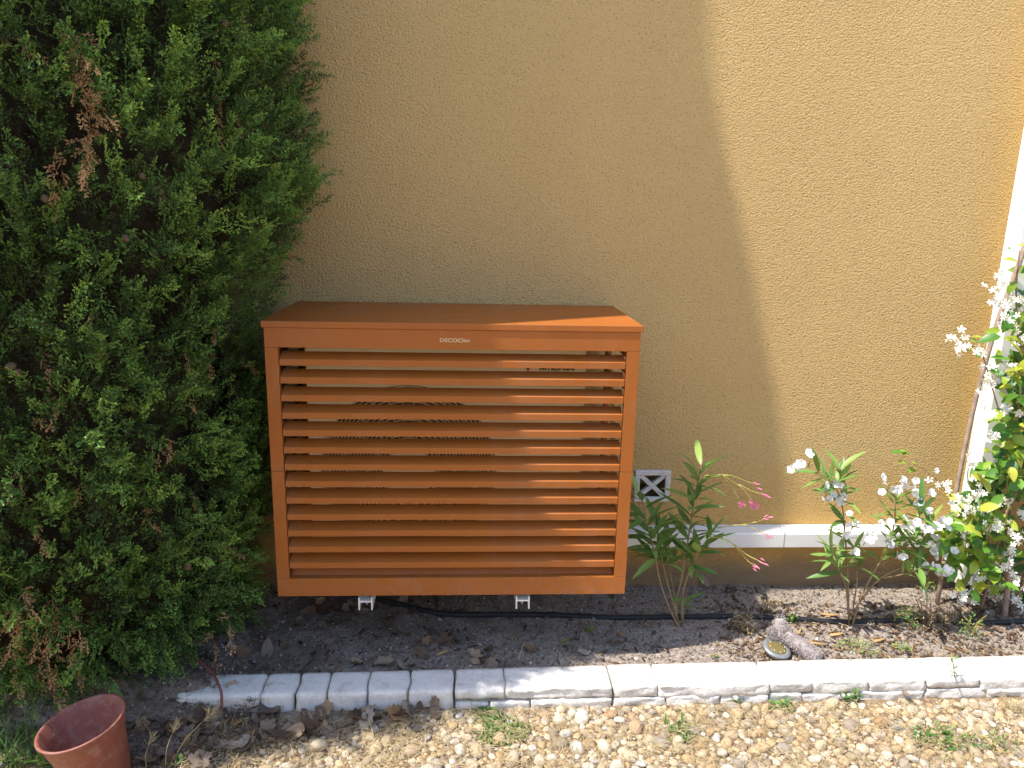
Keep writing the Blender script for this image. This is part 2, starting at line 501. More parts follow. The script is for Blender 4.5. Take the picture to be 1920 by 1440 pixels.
# the two ends: posts and the same slats
side_me = {}
for s in (-1, 1):
    xo = s * BX
    for (y0, y1) in ((YB + .001, YB + .030), (-.075, -.045)):
        a, b = sorted((xo, xo - s * .020))
        MB().box(a, b, y0, y1, Z0, 1.1295).build('corner_post', M['orange'], cov, bevel=.001)
    a, b = sorted((xo, xo - s * .02))
    MB().box(a, b, YB + .031, -.076, OT, 1.1295).build('side_rail', M['orange'], cov)
    MB().box(a, b, YB + .031, -.076, Z0, OB).build('side_rail', M['orange'], cov)
    mb = MB()
    pr = [(0, -LIP), (0, 0), (-.030, .0205), (-.031, .0190), (-.0018, -.0012), (-.0018, -LIP)]
    n = len(pr)
    vs = [(xo + s * q[0], YB + .031, q[1]) for q in pr] + [(xo + s * q[0], -.076, q[1]) for q in pr]
    mb.add(vs, [(k, (k+1) % n, n+(k+1) % n, n+k) for k in range(n)] + [tuple(range(n)), tuple(range(n, 2*n))])
    me = mb.mesh('side_slat')
    for i in range(13):
        o = link('side_slat', me, M['orange'], cov); o.location = (0, 0, OT - OPN * (i + 1) - LIP * i)
def text_mesh(body, size, width, extrude=.0003, bold=0.0, space=1.0):
    cu = bpy.data.curves.new('lettering', 'FONT'); cu.body = body; cu.size = size; cu.extrude = extrude
    cu.align_x = 'LEFT'; cu.offset = bold; cu.space_character = space
    o = bpy.data.objects.new('tmp', cu); COL.objects.link(o)
    me = bpy.data.meshes.new_from_object(o.evaluated_get(bpy.context.evaluated_depsgraph_get()))
    bpy.data.objects.remove(o)
    xs_ = [v.co.x for v in me.vertices]
    k = width / (max(xs_) - min(xs_)); x0 = min(xs_)
    for v in me.vertices:
        v.co = Vector(((v.co.x - x0) * k, -v.co.z, v.co.y))
    return me
me = text_mesh('DECOClim', .0165, .090, bold=.0003)
o = link('lettering', me, M['letter'], cov); o.location = (-.045, YF - .0006, 1.0925)

# ------------------------------------------------------------------ heat pump inside
HX0, HX1, HY0, HY1, HZ0, HZ1 = -.467, .416, -.430, -.085, .300, 1.105
hp = empty('heat_pump', (0, -.26, HZ0))
tag(hp, 'cream outdoor heat pump with round fan guard behind the orange slats', 'heat pump')
FC = (-.148, .652); FR = .285
mb = MB()
seg = 72
ring = []; outer = []
for j in range(seg):
    a = 2 * math.pi * j / seg; c, s_ = math.cos(a), math.sin(a)
    ring.append((FC[0] + FR * c, FC[1] + FR * s_))
    k = min((HX1 - FC[0]) / c if c > 1e-6 else (HX0 - FC[0]) / c if c < -1e-6 else 9, (HZ1 - FC[1]) / s_ if s_ > 1e-6 else (HZ0 - FC[1]) / s_ if s_ < -1e-6 else 9)
    outer.append((FC[0] + k * c, FC[1] + k * s_))
vs = [(x, HY0, z) for x, z in outer] + [(x, HY0, z) for x, z in ring] + [(x, HY0 + .14, z) for x, z in ring]
fs = []
for j in range(seg):
    k = (j + 1) % seg
    fs += [(j, k, seg + k, seg + j), (seg + j, seg + k, 2*seg + k, 2*seg + j)]
mb.add(vs, fs)
# close the four corners the fan of quads leaves, then the other sides of the casing
for cx_, cz_ in ((HX0, HZ0), (HX1, HZ0), (HX1, HZ1), (HX0, HZ1)):
    a = math.atan2(cz_ - FC[1], cx_ - FC[0]) % (2 * math.pi); j = int(a / (2 * math.pi) * seg); k = (j + 1) % seg
    mb.add([(outer[j][0], HY0, outer[j][1]), (cx_, HY0, cz_), (outer[k][0], HY0, outer[k][1])], [(0, 1, 2)])
mb.add([(HX0,HY0,HZ0),(HX1,HY0,HZ0),(HX1,HY1,HZ0),(HX0,HY1,HZ0),(HX0,HY0,HZ1),(HX1,HY0,HZ1),(HX1,HY1,HZ1),(HX0,HY1,HZ1)],
       [(0,3,2,1),(4,5,6,7),(1,2,6,5),(2,3,7,6),(3,0,4,7)])
mb.build('casing', M['cream'], hp)
mb = MB(); mb.box(FC[0]-.28, FC[0]+.28, HY0+.142, HY0+.15, FC[1]-.28, FC[1]+.28); mb.build('inner_baffle', M['dark'], hp)
for k in range(3):
    a0 = 2 * math.pi * k / 3 + .4
    vs = []
    for i in range(7):
        for j in range(4):
            r = .07 + (.262 - .07) * j / 3
            a = a0 + (i / 6) * 1.35 + .25 * j / 3
            vs.append((FC[0] + r * math.cos(a), HY0 + .055 + .06 * i / 6, FC[1] + r * math.sin(a)))
    fs = [(i*4+j, i*4+j+1, (i+1)*4+j+1, (i+1)*4+j) for i in range(6) for j in range(3)]
    MB().add(vs, fs).build('fan_blade', M['fan'], hp, True)
mb = MB()
gy = HY0 - .012
for k in range(20):
    r = .095 + (.282 - .095) * k / 19
    pts = [(FC[0] + r * math.cos(2*math.pi*j/48), gy + .010 * (r / .282) ** 3, FC[1] + r * math.sin(2*math.pi*j/48)) for j in range(49)]
    mb.tube(pts, .0016, 4, False)
for k in range(40):
    pts = []
    for j in range(6):
        r = .085 + (.288 - .085) * j / 5; a = 2 * math.pi * k / 40 + .55 * j / 5
        pts.append((FC[0] + r * math.cos(a), gy - .003 + .010 * (r / .282) ** 3, FC[1] + r * math.sin(a)))
    mb.tube(pts, .0014, 4, False)
mb.build('fan_guard', M['creamwire'], hp, True)
me = MB().lathe([(0, .006), (.080, .006), (.085, .003), (.085, -.004), (0, -.004)], 40).mesh('guard_hub')
for v in me.vertices: v.co = Vector((FC[0] + v.co.x, gy - .004 - v.co.z, FC[1] + v.co.y))
link('guard_hub', me, M['cream'], hp)
# maker's mark and name on the front panel: red diamonds and two lines of black capitals
mb = MB()
def rhomb(mb, cx, cz, ang, L=.022):
    d = Vector((math.cos(ang), 0, math.sin(ang))); n_ = Vector((-d.z, 0, d.x))
    c0 = Vector((cx, HY0 - .0012, cz))
    p = [c0, c0 + d * L * .5 + n_ * L * .29, c0 + d * L, c0 + d * L * .5 - n_ * L * .29]
    mb.add(p, [(0, 1, 2, 3)])
for a in (90, 210, 330): rhomb(mb, .231, .985, math.radians(a), .026)
mb.build('emblem', M['red'], hp)
for body, z in (('MITSUBISHI', .9915), ('ELECTRIC', .9755)):
    me = text_mesh(body, .016, .112 if body[0] == 'M' else .094, .0002, .0008, 1.05)
    o = link('lettering', me, M['black'], hp); o.location = (.268, HY0 - .0012, z)

# ------------------------------------------------------------------ white wall brackets that carry it
for px0, px1, lab in ((-.312, -.266, 'white channel bracket poking out under the shaded left half of the orange cover'),
                      (.206, .252, 'white channel bracket poking out under the sunlit right half of the orange cover')):
    br = empty('wall_bracket', ((px0 + px1) / 2, 0, .21)); tag(br, lab, 'bracket', 'brackets under the cover')
    t_ = .0045; ya, yb = -.506, -.001; zw = .226
    mb = MB()
    prof = [(px0, .194), (px0 + t_, .194), (px0 + t_, zw - t_), (px1 - t_, zw - t_), (px1 - t_, .194), (px1, .194), (px1, zw + .012), (px1 - t_, zw + .012), (px1 - t_, zw), (px0 + t_, zw), (px0 + t_, zw + .012), (px0, zw + .012)]
    n = len(prof)
    vs = [(x, ya, z) for x, z in prof] + [(x, yb, z) for x, z in prof]
    mb.add(vs, [(k, (k+1) % n, n+(k+1) % n, n+k) for k in range(n)])
    me = mb.mesh('channel')
    bm = bmesh.new(); bm.from_mesh(me)
    bm.verts.ensure_lookup_table()
    for off in (0, n):
        for quad in ((0, 1, 2, 9, 10, 11), (4, 5, 6, 7, 8, 3)):
            try: bm.faces.new([bm.verts[off + q] for q in quad])
            except Exception: pass
        try: bm.faces.new([bm.verts[off + q] for q in (2, 3, 8, 9)])
        except Exception: pass
    bmesh.ops.recalc_face_normals(bm, faces=bm.faces); bm.to_mesh(me); bm.free()
    link('channel', me, M['whitealu'], br)
    xc = (px0 + px1) / 2
    me = MB().lathe([(.0, .0), (.0165, .0), (.0165, .006), (.013, .022), (.011, .072), (0, .072)], 20, (xc, -.462, zw + .0005)).build('rubber_foot', M['grey'], br, True)
    MB().lathe([(0, .195), (.004, .195), (.004, .222), (0, .222)], 10, (xc, -.470, 0)).build('bolt', M['zinc'], br)
    MB().lathe([(0, 0), (.0085, 0), (.0085, .007), (0, .007)], 6, (xc, -.470, .2125)).build('nut', M['zinc'], br)

# ------------------------------------------------------------------ vent, ducts
vt = empty('air_vent', ((VX0 + VX1) / 2, 0, VZ0)); tag(vt, 'small square white vent with crossed bars in the wall', 'vent')
yv0, yv1 = -.014, .02
fw_ = .020
mb = MB(); mb.box(VX0, VX1, yv0, yv1, VZ1 - fw_, VZ1).box(VX0, VX1, yv0, yv1, VZ0, VZ0 + fw_)
mb.box(VX0, VX0 + fw_, yv0, yv1, VZ0 + fw_, VZ1 - fw_).box(VX1 - fw_, VX1, yv0, yv1, VZ0 + fw_, VZ1 - fw_)
mb.build('frame', M['vent'], vt, bevel=.003)
cxv, czv = (VX0 + VX1) / 2, (VZ0 + VZ1) / 2
for k, s in enumerate((-1, 1)):
    hw = (VX1 - VX0) / 2 - fw_ + .004; hh = (VZ1 - VZ0) / 2 - fw_ + .004
    d = Vector((s * hw, 0, hh)); L = d.length; d.normalize(); nn = Vector((-d.z, 0, d.x)) * .0085
    y0 = -.009 + .0015 * k
    vs = []
    for y in (y0, .016):
        for a, b in ((-1, -1), (1, -1), (1, 1), (-1, 1)):
            p = Vector((cxv, y, czv)) + d * L * a + nn * b
            vs.append(p)
    MB().add(vs, [(0,1,2,3),(7,6,5,4),(0,4,5,1),(1,5,6,2),(2,6,7,3),(3,7,4,0)]).build('bar', M['vent'], vt, bevel=.002)

dh = empty('pipe_duct', (1.2, 0, .2)); tag(dh, 'white plastic pipe duct running level along the foot of the wall', 'duct')
MB().prism([(-.0005, .266), (-.066, .263), (-.070, .258), (-.070, .202), (-.066, .199), (-.0005, .199)], .30, 2.0545).build('duct_cover', M['white'], dh, bevel=.0012)
MB().box(.30, 2.0500, -.0125, -.0008, .2665, .2695).build('back_plate', M['white'], dh)
MB().box(1.300, 1.3025, -.0708, -.001, .198, .2668).build('joint_line', M['grey'], dh)
dv = empty('corner_duct', (2.10, 0, 0)); tag(dv, 'white plastic duct rising up the wall behind the flowering jasmine', 'duct')
mb = MB(); n_ = 8
prof = [(2.056, -.0005), (2.056, -.066), (2.061, -.072), (2.136, -.072), (2.141, -.066), (2.141, -.0005)]
k = len(prof)
mb.add([(x, y, .03) for x, y in prof] + [(x, y, 4.2) for x, y in prof], [(i, (i+1) % k, k+(i+1) % k, k+i) for i in range(k)] + [tuple(range(k)), tuple(range(k, 2*k))])
mb.build('duct_cover', M['white'], dv, bevel=.0012)
MB().box(2.051, 2.146, -.012, -.0008, .03, 4.2).build('back_plate', M['white'], dv)

# ------------------------------------------------------------------ white edging stones
kerb = empty('stone_edging', (.5, -.67, 0)); tag(kerb, 'low white stone edging between dark soil bed and pebbles', 'edging')
def rough_box(name, x0, x1, y0f, y1f, z0, z1, amp, parent, seed, bev=.007, nx_=None, mat='stone'):
    "a block with worn edges; y0f, y1f give front and back line at x"
    nxx = nx_ or max(4, int((x1 - x0) / .014)); nyy = 8; nzz = max(3, int((z1 - z0) / .009))
    bm = bmesh.new()
    def P(u, v, w): 
        x = x0 + (x1 - x0) * u
        return Vector((x, y0f(x) + (y1f(x) - y0f(x)) * v, z0 + (z1 - z0) * w))
    grid = {}
    for i in range(nxx + 1):
        for j in range(nyy + 1):
            for l in range(nzz + 1):
                if i in (0, nxx) or j in (0, nyy) or l in (0, nzz):
                    p = P(i / nxx, j / nyy, l / nzz)
                    # round the edges: pull towards an inset box
                    lo = Vector((x0 + bev, y0f(p.x) + bev, z0 + bev)); hi = Vector((x1 - bev, y1f(p.x) - bev, z1 - bev))
                    q = Vector((min(max(p.x, lo.x), hi.x), min(max(p.y, lo.y), hi.y), min(max(p.z, lo.z), hi.z)))
                    d = p - q
                    if d.length > 1e-9: p = q + d.normalized() * bev
                    nv = d.normalized() if d.length > 1e-9 else Vector((0, 0, 1))
                    a = amp * (1.0 if nv.y < -.3 else .35)
                    f = mnoise.noise(p * 26 + Vector((seed, 0, 0))) + .6 * mnoise.noise(p * 60 + Vector((0, seed, 0))) + .3 * mnoise.noise(p * 120)
                    if a > .002:                     # split-stone face: ledges and hollows
                        rg = abs(mnoise.noise(Vector((p.x * 14, p.z * 60, seed)))) + .5 * abs(mnoise.noise(Vector((p.x * 40, p.z * 90, seed + 5))))
                        f = f * .8 - rg * 2.2 + .5
                    p = p + nv * (f * a)
                    for xe, i_ in ((x0, 0), (x1, nxx)):
                        if abs(i - i_) <= 1: p.x += .0075 * mnoise.noise(Vector((round(xe, 2) * 37.7, p.y * 17, p.z * 20)))
                    grid[(i, j, l)] = bm.verts.new(p)
    def quad(a, b, c, d):
        bm.faces.new([grid[a], grid[b], grid[c], grid[d]])
    for i in range(nxx):
        for j in range(nyy):
            quad((i,j,0),(i,j+1,0),(i+1,j+1,0),(i+1,j,0)); quad((i,j,nzz),(i+1,j,nzz),(i+1,j+1,nzz),(i,j+1,nzz))
    for i in range(nxx):
        for l in range(nzz):
            quad((i,0,l),(i+1,0,l),(i+1,0,l+1),(i,0,l+1)); quad((i,nyy,l),(i,nyy,l+1),(i+1,nyy,l+1),(i+1,nyy,l))
    for j in range(nyy):
        for l in range(nzz):
            quad((0,j,l),(0,j,l+1),(0,j+1,l+1),(0,j+1,l)); quad((nxx,j,l),(nxx,j+1,l),(nxx,j+1,l+1),(nxx,j,l+1))
    me = bpy.data.meshes.new(name); bm.to_mesh(me); bm.free()
    for p in me.polygons: p.use_smooth = True
    return link(name, me, M[mat], parent)
def kx(px): return atz(px, 1300 if px < 860 else 1297 - (px - 860) * .0235, .05).x
blocks = [  # (joint px ... joint px, inner joints, two rows on the front?)
    ([330, 488, 552], False), ([552, 612, 688, 765, 851], False), ([851, 948, 1150], True), ([1150, 1238, 1445], True),
    ([1445, 1527, 1632, 1740], True), ([1740, 1842, 2035], True), ([2035, 2180, 2340], True)]
sd_ = 1
for jo, two in blocks:
    xa, xb = kx(jo[0]) + .002, kx(jo[-1]) - .002
    blk = MB().box(xa, xb, KY(xa, 'f') + .012, KY(xa, 'b') - .012, -.05, .038).build('edging_block', M['mortar'], kerb)
    dz = random.uniform(-.002, .002)
    for a, b in zip(jo[:-1], jo[1:]):
        gp = .0008 if two else .0022
        x0, x1 = kx(a) + (gp if a != jo[0] else .0022), kx(b) - (gp if b != jo[-1] else .0022)
        jit = random.uniform(-.003, .003)
        f0 = lambda x, j_=jit: KY(x, 'f') + j_
        b0 = lambda x, j_=jit: KY(x, 'b') + j_ * .5
        z_low = random.uniform(.002, .020) if two else -.03
        rough_box('edging_stone', x0, x1, f0, b0, z_low + random.uniform(-.002, .002), .050 + dz, .0050 if two else .0016, blk, sd_ * 3.7, .006 if two else .009)
        sd_ += 1
    if two:
        x = xa
        while x < xb - .03:
            w = min(random.uniform(.10, .26), xb - x)
            if xb - x - w < .05: w = xb - x
            jit = random.uniform(-.004, .002)
            rough_box('edging_stone', x + .002, x + w - .002, lambda q, j_=jit: KY(q, 'f') - .002 + j_, lambda q: KY(q, 'f') + .03, -.045, random.uniform(.000, .016), .0050, blk, sd_ * 2.1, .005)
            sd_ += 1; x += w

# ------------------------------------------------------------------ cypress
cyp = empty('cypress_tree', (-1.32, -.32, 0)); tag(cyp, 'tall dense dark green cypress with brown dead sprays left of the cover', 'tree')
CX, CY = -1.32, -.32
ZR = [-.12, .0, .07, .17, .37, .67, .94, 1.12, 1.23, 1.38, 1.5, 1.7, 1.93, 2.15, 2.6, 3.2, 4.0, 4.9, 5.1, 5.2, 5.35, 5.45, 5.55, 5.65, 5.75, 5.85, 6.0, 7.0, 8.7]
RR = [.20, .44, .54, .61, .67, .70, .715, .71, .75, .84, .87, .84, .84, .82, .69, .615, .525, .443, .429, .411, .39, .366, .345, .328, .314, .307, .301, .24, .0]
ZF = [-.12, .0, .3, .8, 1.4, 2.0, 2.6, 3.2, 4.0, 4.9, 5.1, 5.2, 5.35, 5.45, 5.55, 5.65, 5.75, 5.85, 6.0, 7.0, 8.7]
RF = [.24, .40, .62, .75, .79, .76, .67, .615, .525, .443, .429, .411, .39, .366, .345, .328, .314, .307, .301, .24, .0]
def crown_r(z, a):
    "radius towards azimuth a: wider along the wall than out from it"
    rr = np.interp(z, ZR, RR); rf = np.interp(z, ZF, RF)
    c, s = np.cos(a), np.sin(a)
    return rr * rf / np.sqrt((rf * c) ** 2 + (rr * s) ** 2 + 1e-9)

def seg_quads(P, Q, w, R):
    "diamond blades from P to Q with half-width w and a random roll"
    D = Q - P
    L = np.linalg.norm(D, axis=1, keepdims=True) + 1e-9
    D = D / L
    S = np.cross(D, R); S /= np.linalg.norm(S, axis=1, keepdims=True) + 1e-9
    mid = P + (Q - P) * .55
    return np.stack([P, mid + S * w[:, None], Q, mid - S * w[:, None]], 1)
def make_spray(r, L, nsec, nter, wid):
    P, Q, Wd, T = [], [], [], []
    bend = r.normal(0, .12, 2)
    def axis(t): return np.array([bend[0] * t * t * L, bend[1] * t * t * L, t * L])
    for i in range(6):
        P.append(axis(i / 6)); Q.append(axis((i + 1.15) / 6)); Wd.append(wid * .55); T.append(.15 + .5 * i / 6)
    for i in range(nsec):
        t = (i + .6) / nsec
        b = axis(t); sgn = 1 if i % 2 else -1
        ang = r.uniform(.55, .95); ln = L * (.42 * (1 - t * .72)) * r.uniform(.75, 1.25)
        d = np.array([sgn * math.sin(ang), r.normal(0, .30), math.cos(ang)]); d /= np.linalg.norm(d)
        P.append(b); Q.append(b + d * ln * .95); Wd.append(wid * .5); T.append(.3 + .4 * t)
        for j in range(nter):
            u = (j + .7) / nter
            s2 = 1 if j % 2 else -1
            side = np.cross(d, [0, 1, 0]); side /= np.linalg.norm(side) + 1e-9
            d2 = d * r.uniform(.85, 1.1) + side * s2 * r.uniform(.35, .65) + r.normal(0, .16, 3); d2 /= np.linalg.norm(d2)
            l2 = r.uniform(.011, .020) * (1 - .35 * u) * (L / .09) ** .5
            P.append(b + d * ln * u); Q.append(b + d * ln * u + d2 * l2); Wd.append(wid * r.uniform(.75, 1.15)); T.append(.45 + .5 * u * r.uniform(.6, 1.1))
    P, Q, Wd, T = map(np.array, (P, Q, Wd, T))
    return seg_quads(P, Q, Wd, r.normal(0, 1, P.shape)), T
def rot_to(z, roll):
    z = np.asarray(z) / np.linalg.norm(z)
    ref = np.array([0, 0, 1.0]) if abs(z[2]) < .9 else np.array([1.0, 0, 0])
    x = np.cross(ref, z); x /= np.linalg.norm(x); y = np.cross(z, x)
    c, s = math.cos(roll), math.sin(roll)
    return np.stack([x * c + y * s, -x * s + y * c, z], 1)
def make_plume(r, L, ns, nsec, nter, wid):
    "a branch end: sprays set along a short stem"
    Qs, Ts = [], []
    bend = r.normal(0, .18, 2)
    for i in range(ns + 1):
        t = i / ns
        b = np.array([bend[0] * t * t * L, bend[1] * t * t * L, t * L])
        ang = r.uniform(.45, .95) * (1 - t) + .05; az = i * 2.4 + r.uniform(-.5, .5)
        d = np.array([math.sin(ang) * math.cos(az), math.sin(ang) * math.sin(az) * .6, math.cos(ang)])
        q, T = make_spray(r, r.uniform(.070, .115) * (1 - .25 * t) * L / .2, nsec, nter, wid)
        R = rot_to(d, r.uniform(0, 6.28))
        Qs.append(q @ R.T + b); Ts.append(np.clip(T * (.55 + .6 * t), 0, 1))
    return np.concatenate(Qs), np.concatenate(Ts)
cr = np.random.default_rng(11)
FINE = [make_plume(cr, .20, 6, 8, 4, .0032) for _ in range(9)]
COARSE = [make_plume(cr, .30, 5, 6, 2, .012) for _ in range(4)]
def gather(places, templ, seed):
    "places: (pos, axis, scale, tint offset)"
    r = np.random.default_rng(seed)
    Vs, Ts = [], []
    for pos, ax, sc, tint in places:
        q, T = templ[r.integers(len(templ))]
        R = rot_to(ax, r.uniform(0, 6.28))
        Vs.append(((q * sc) @ R.T + pos).reshape(-1, 3))
        Ts.append(np.repeat(np.clip(T + tint, 0, 1), 4))
    V = np.concatenate(Vs); T = np.concatenate(Ts)
    return V, np.arange(len(V)).reshape(-1, 4), T
places = []
while len(places) < 4000:
    z = cr.uniform(-.06, 2.35); a = cr.uniform(-math.pi * .95, .35)
    depth = abs(cr.normal(0, .05)) if cr.random() < .85 else cr.uniform(.05, .2)
    lump = .05 * mnoise.noise(Vector((math.cos(a) * 3.2, math.sin(a) * 3.2, z * 3.6))) + .075 * mnoise.noise(Vector((math.cos(a) * 8, math.sin(a) * 8, z * 9)))
    r_ = max(.05, crown_r(z, a) - .065 - depth + lump)
    p = np.array([CX + r_ * math.cos(a), CY + r_ * math.sin(a), z])
    if p[1] > -.05: continue
    n = np.array([math.cos(a), math.sin(a), 0])
    if z < .28: up = cr.uniform(-.75, .35)
    else: up = cr.uniform(.0, 1.15)
    ax = n * cr.uniform(.45, 1.0) + np.array([0, 0, up]) + cr.normal(0, .30, 3)
    sc = cr.uniform(.40, .72) * (.9 if z < .2 else 1)
    tip = p + ax / np.linalg.norm(ax) * .26 * sc
    if tip[2] < .005 or tip[0] > float(np.interp(z, [.9, 1.1, 1.25, 1.5, 2.4], [-.60, -.60, -.52, -.40, -.42])) + cr.uniform(-.03, .03): continue
    if tip[0] > -.60 and tip[2] < 1.19 and tip[1] > -.56: continue
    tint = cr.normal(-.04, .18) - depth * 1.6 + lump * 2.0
    places.append((p, ax, sc, tint))
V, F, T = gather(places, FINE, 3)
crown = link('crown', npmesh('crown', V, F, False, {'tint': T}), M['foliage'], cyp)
# upper crown, above the picture, and the far side
places = []
while len(places) < 1500:
    z = cr.uniform(.3, 8.4); a = cr.uniform(-math.pi, math.pi)
    if z < 2.5 and -math.pi * .9 < a < .35: continue
    if cr.random() > .25 + crown_r(z, a): continue
    r_ = max(.03, crown_r(z, a) - (.11 if z < 3 else .15) - abs(cr.normal(0, .03)))
    p = np.array([CX + r_ * math.cos(a), CY + r_ * math.sin(a), z])
    if p[1] > -.05 and z < 6: continue
    ax = np.array([math.cos(a), math.sin(a), cr.uniform(.6, 2.0)]) + cr.normal(0, .2, 3)
    places.append((p, ax, cr.uniform(.3, .45), cr.normal(0, .12)))
V, F, T = gather(places, COARSE, 4)
link('upper_crown', npmesh('upper_crown', V, F, False, {'tint': T}), M['foliage'], cyp)
# solid dark core added inside the crown, so that no light passes through
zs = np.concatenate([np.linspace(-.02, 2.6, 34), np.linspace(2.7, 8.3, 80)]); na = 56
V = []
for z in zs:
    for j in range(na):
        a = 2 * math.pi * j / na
        r_ = float(crown_r(z, a)) * (.72 if z < 2.6 else .985)  # upper core fills the crown, shaped for a clean shadow edge on the wall
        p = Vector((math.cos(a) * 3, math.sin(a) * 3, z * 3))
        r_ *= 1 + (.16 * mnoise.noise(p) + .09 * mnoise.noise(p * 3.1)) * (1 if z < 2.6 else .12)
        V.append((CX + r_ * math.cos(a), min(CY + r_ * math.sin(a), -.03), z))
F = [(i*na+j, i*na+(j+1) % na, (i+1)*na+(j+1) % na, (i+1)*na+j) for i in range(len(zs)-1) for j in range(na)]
link('opaque_core', npmesh('opaque_core', V, F), M['core'], cyp)
mb = MB(); mb.tube([(CX, CY, -.1), (CX + .02, CY, 1.5), (CX, CY + .01, 4), (CX, CY, 8.2)], [.11, .09, .05, .01], 12); mb.build('trunk', M['bark'], cyp, True)
def surf(px, py, off=0.0):
    "where the line of sight meets the crown"
    d = ray(px, py); t = .4
    while t < 3.2:
        p = CAM + d * t
        a = math.atan2(p.y - CY, p.x - CX)
        if math.hypot(p.x - CX, p.y - CY) < float(crown_r(p.z, a)) + off: return np.array(p), np.array([math.cos(a), math.sin(a), 0.0])
        t += .01
    p = CAM + d * 2.35
    return np.array(p), np.array([0.3, -1.0, 0.0])
DEAD = [make_plume(cr, .13, 4, 6, 4, .0026) for _ in range(4)]
dead_spots = [(130, 45), (140, 80), (150, 100), (145, 130), (155, 150), (160, 175), (165, 230), (160, 260), (165, 290), (8, 55), (410, 45), (398, 110), (405, 175), (402, 215), (410, 235), (445, 210), (175, 585), (75, 660), (95, 690), (110, 740), (60, 780), (30, 880), (20, 900), (150, 905), (395, 605), (385, 660), (345, 655), (350, 740), (455, 670), (265, 960), (360, 930), (70, 985), (420, 1020), (30, 1130), (55, 1145), (70, 1165), (45, 1185), (60, 1215), (90, 1145), (120, 1160), (130, 1190), (35, 1100), (150, 1220), (70, 1240), (310, 815), (300, 830), (320, 825), (560, 100), (105, 270), (300, 345), (120, 295), (430, 1150), (400, 1185), (180, 640)]
dead_spots += [(15, 1120), (25, 1160), (85, 1180), (105, 1210), (50, 1105), (10, 1210), (100, 1120), (140, 1150), (20, 1240), (85, 1260), (148, 60), (152, 120), (140, 160), (150, 190), (170, 245), (155, 275)]
for k, (px, py) in enumerate(dead_spots):
    p, n = surf(px, py, -.03)
    ax = n * .5 + np.array([0, 0, -1.0]) + cr.normal(0, .3, 3)
    big = py < 300 and px < 180 or py > 1090
    V, F, T = gather([(p, ax, cr.uniform(.55, .8) if big else cr.uniform(.3, .5), cr.normal(.15, .2))], DEAD, 50 + k)
    link('dead_spray', npmesh('dead_spray', V, F, False, {'tint': T}), M['deadfol'], cyp)
cone_me = MB().lathe([(0, -.013), (.006, -.0115), (.0105, -.006), (.0125, 0), (.011, .007), (.006, .012), (0, .013)], 10).mesh('cone', True)
for px, py, s in ((20, 687, 1), (33, 699, 1), (204, 1050, 1.1), (351, 1062, 1.15), (396, 1060, .8), (421, 44, 1), (267, 330, .7), (84, 372, .8), (383, 480, .8), (236, 447, .9)):
    p, n = surf(px, py, -.03)
    o = link('cone', cone_me, M['cone'], cyp)
    o.matrix_parent_inverse = PW(cyp).inverted()
    o.location = p; o.scale = (s * .85, s * .85, s * .95); o.rotation_euler = (cr.uniform(-1, 1), cr.uniform(-1, 1), 0)

# ------------------------------------------------------------------ leaf and flower shapes
def leaf_mesh(name, L, Wd, n=6, droop=.18, fold=.25, peak=.45, smooth=True):
    V = []; F = []
    for i in range(n + 1):
        t = i / n
        w = Wd * (math.sin(math.pi * t ** (math.log(.5) / math.log(peak))) ** .8 if 0 < t < 1 else .02)
        y = L * t; z = -droop * L * t * t
        V += [(-w, y, z + fold * w), (0, y, z), (w, y, z + fold * w)]
    for i in range(n):
        for j in range(2):
            F.append((i*3+j, i*3+j+1, (i+1)*3+j+1, (i+1)*3+j))
    return npmesh(name, V, F, smooth)
def orient(o, pos, d, up, s, roll=0):
    d = Vector(d).normalized(); up = Vector(up)
    x = d.cross(up)
    if x.length < 1e-4: x = d.cross(Vector((1, 0, .2)))
    x.normalize(); z = x.cross(d)
    m = Matrix((x, d, z)).transposed()
    if roll: m = Matrix.Rotation(roll, 3, d) @ m
    o.matrix_basis = Matrix.Translation(Vector(pos)) @ m.to_4x4() @ Matrix.Diagonal((s, s, s, 1))
def put(name, me, mat, parent, pos, d, up, s=1, roll=0):
    o = link(name, me, mat, parent)
    orient(o, pos, d, up, s, roll)
    return o
def flower_mesh(name, R, pw, np_=5, cup=.25, twist=.2, tube=.6):
    V = []; F = []
    for k in range(np_):
        a = 2 * math.pi * k / np_
        ca, sa = math.cos(a), math.sin(a)
        prof = [(.10, .25, 0), (.45, .75, .10), (.80, 1.0, .10), (1.0, .45, -.05)]
        b = len(V)
        for i, (rr, ww, hh) in enumerate(prof):
            for s in (-1, 0, 1):
                x = R * rr; y = pw * ww * s + twist * R * rr * rr * .4
                z = cup * R * rr + hh * R * .5 - (abs(s) - .5) * .04 * R + s * .05 * R
                V.append((x * ca - y * sa, z, x * sa + y * ca))
        for i in range(3):
            for j in range(2): F.append((b+i*3+j, b+i*3+j+1, b+(i+1)*3+j+1, b+(i+1)*3+j))
    n = 5; b = len(V)
    for r_, y in ((.02, -tube), (.13, 0)):
        for j in range(n):
            V.append((R * r_ * math.cos(2*math.pi*j/n), R * y, R * r_ * math.sin(2*math.pi*j/n)))
    for j in range(n): F.append((b+j, b+(j+1) % n, b+n+(j+1) % n, b+n+j))
    return npmesh(name, V, F, True)
OL = [leaf_mesh('leaf', .135, .0125, 7, .10, .3), leaf_mesh('leaf', .130, .0115, 7, .30, .35), leaf_mesh('leaf', .115, .0135, 7, -.05, .25)]
JL = [leaf_mesh('leaf', .052, .0125, 5, .15, .25, .48), leaf_mesh('leaf', .046, .0135, 5, .35, .2, .45)]
WF = [flower_mesh('flower', .021, .0095, 5, .25, .3), flower_mesh('flower', .020, .0105, 5, .9, .2)]
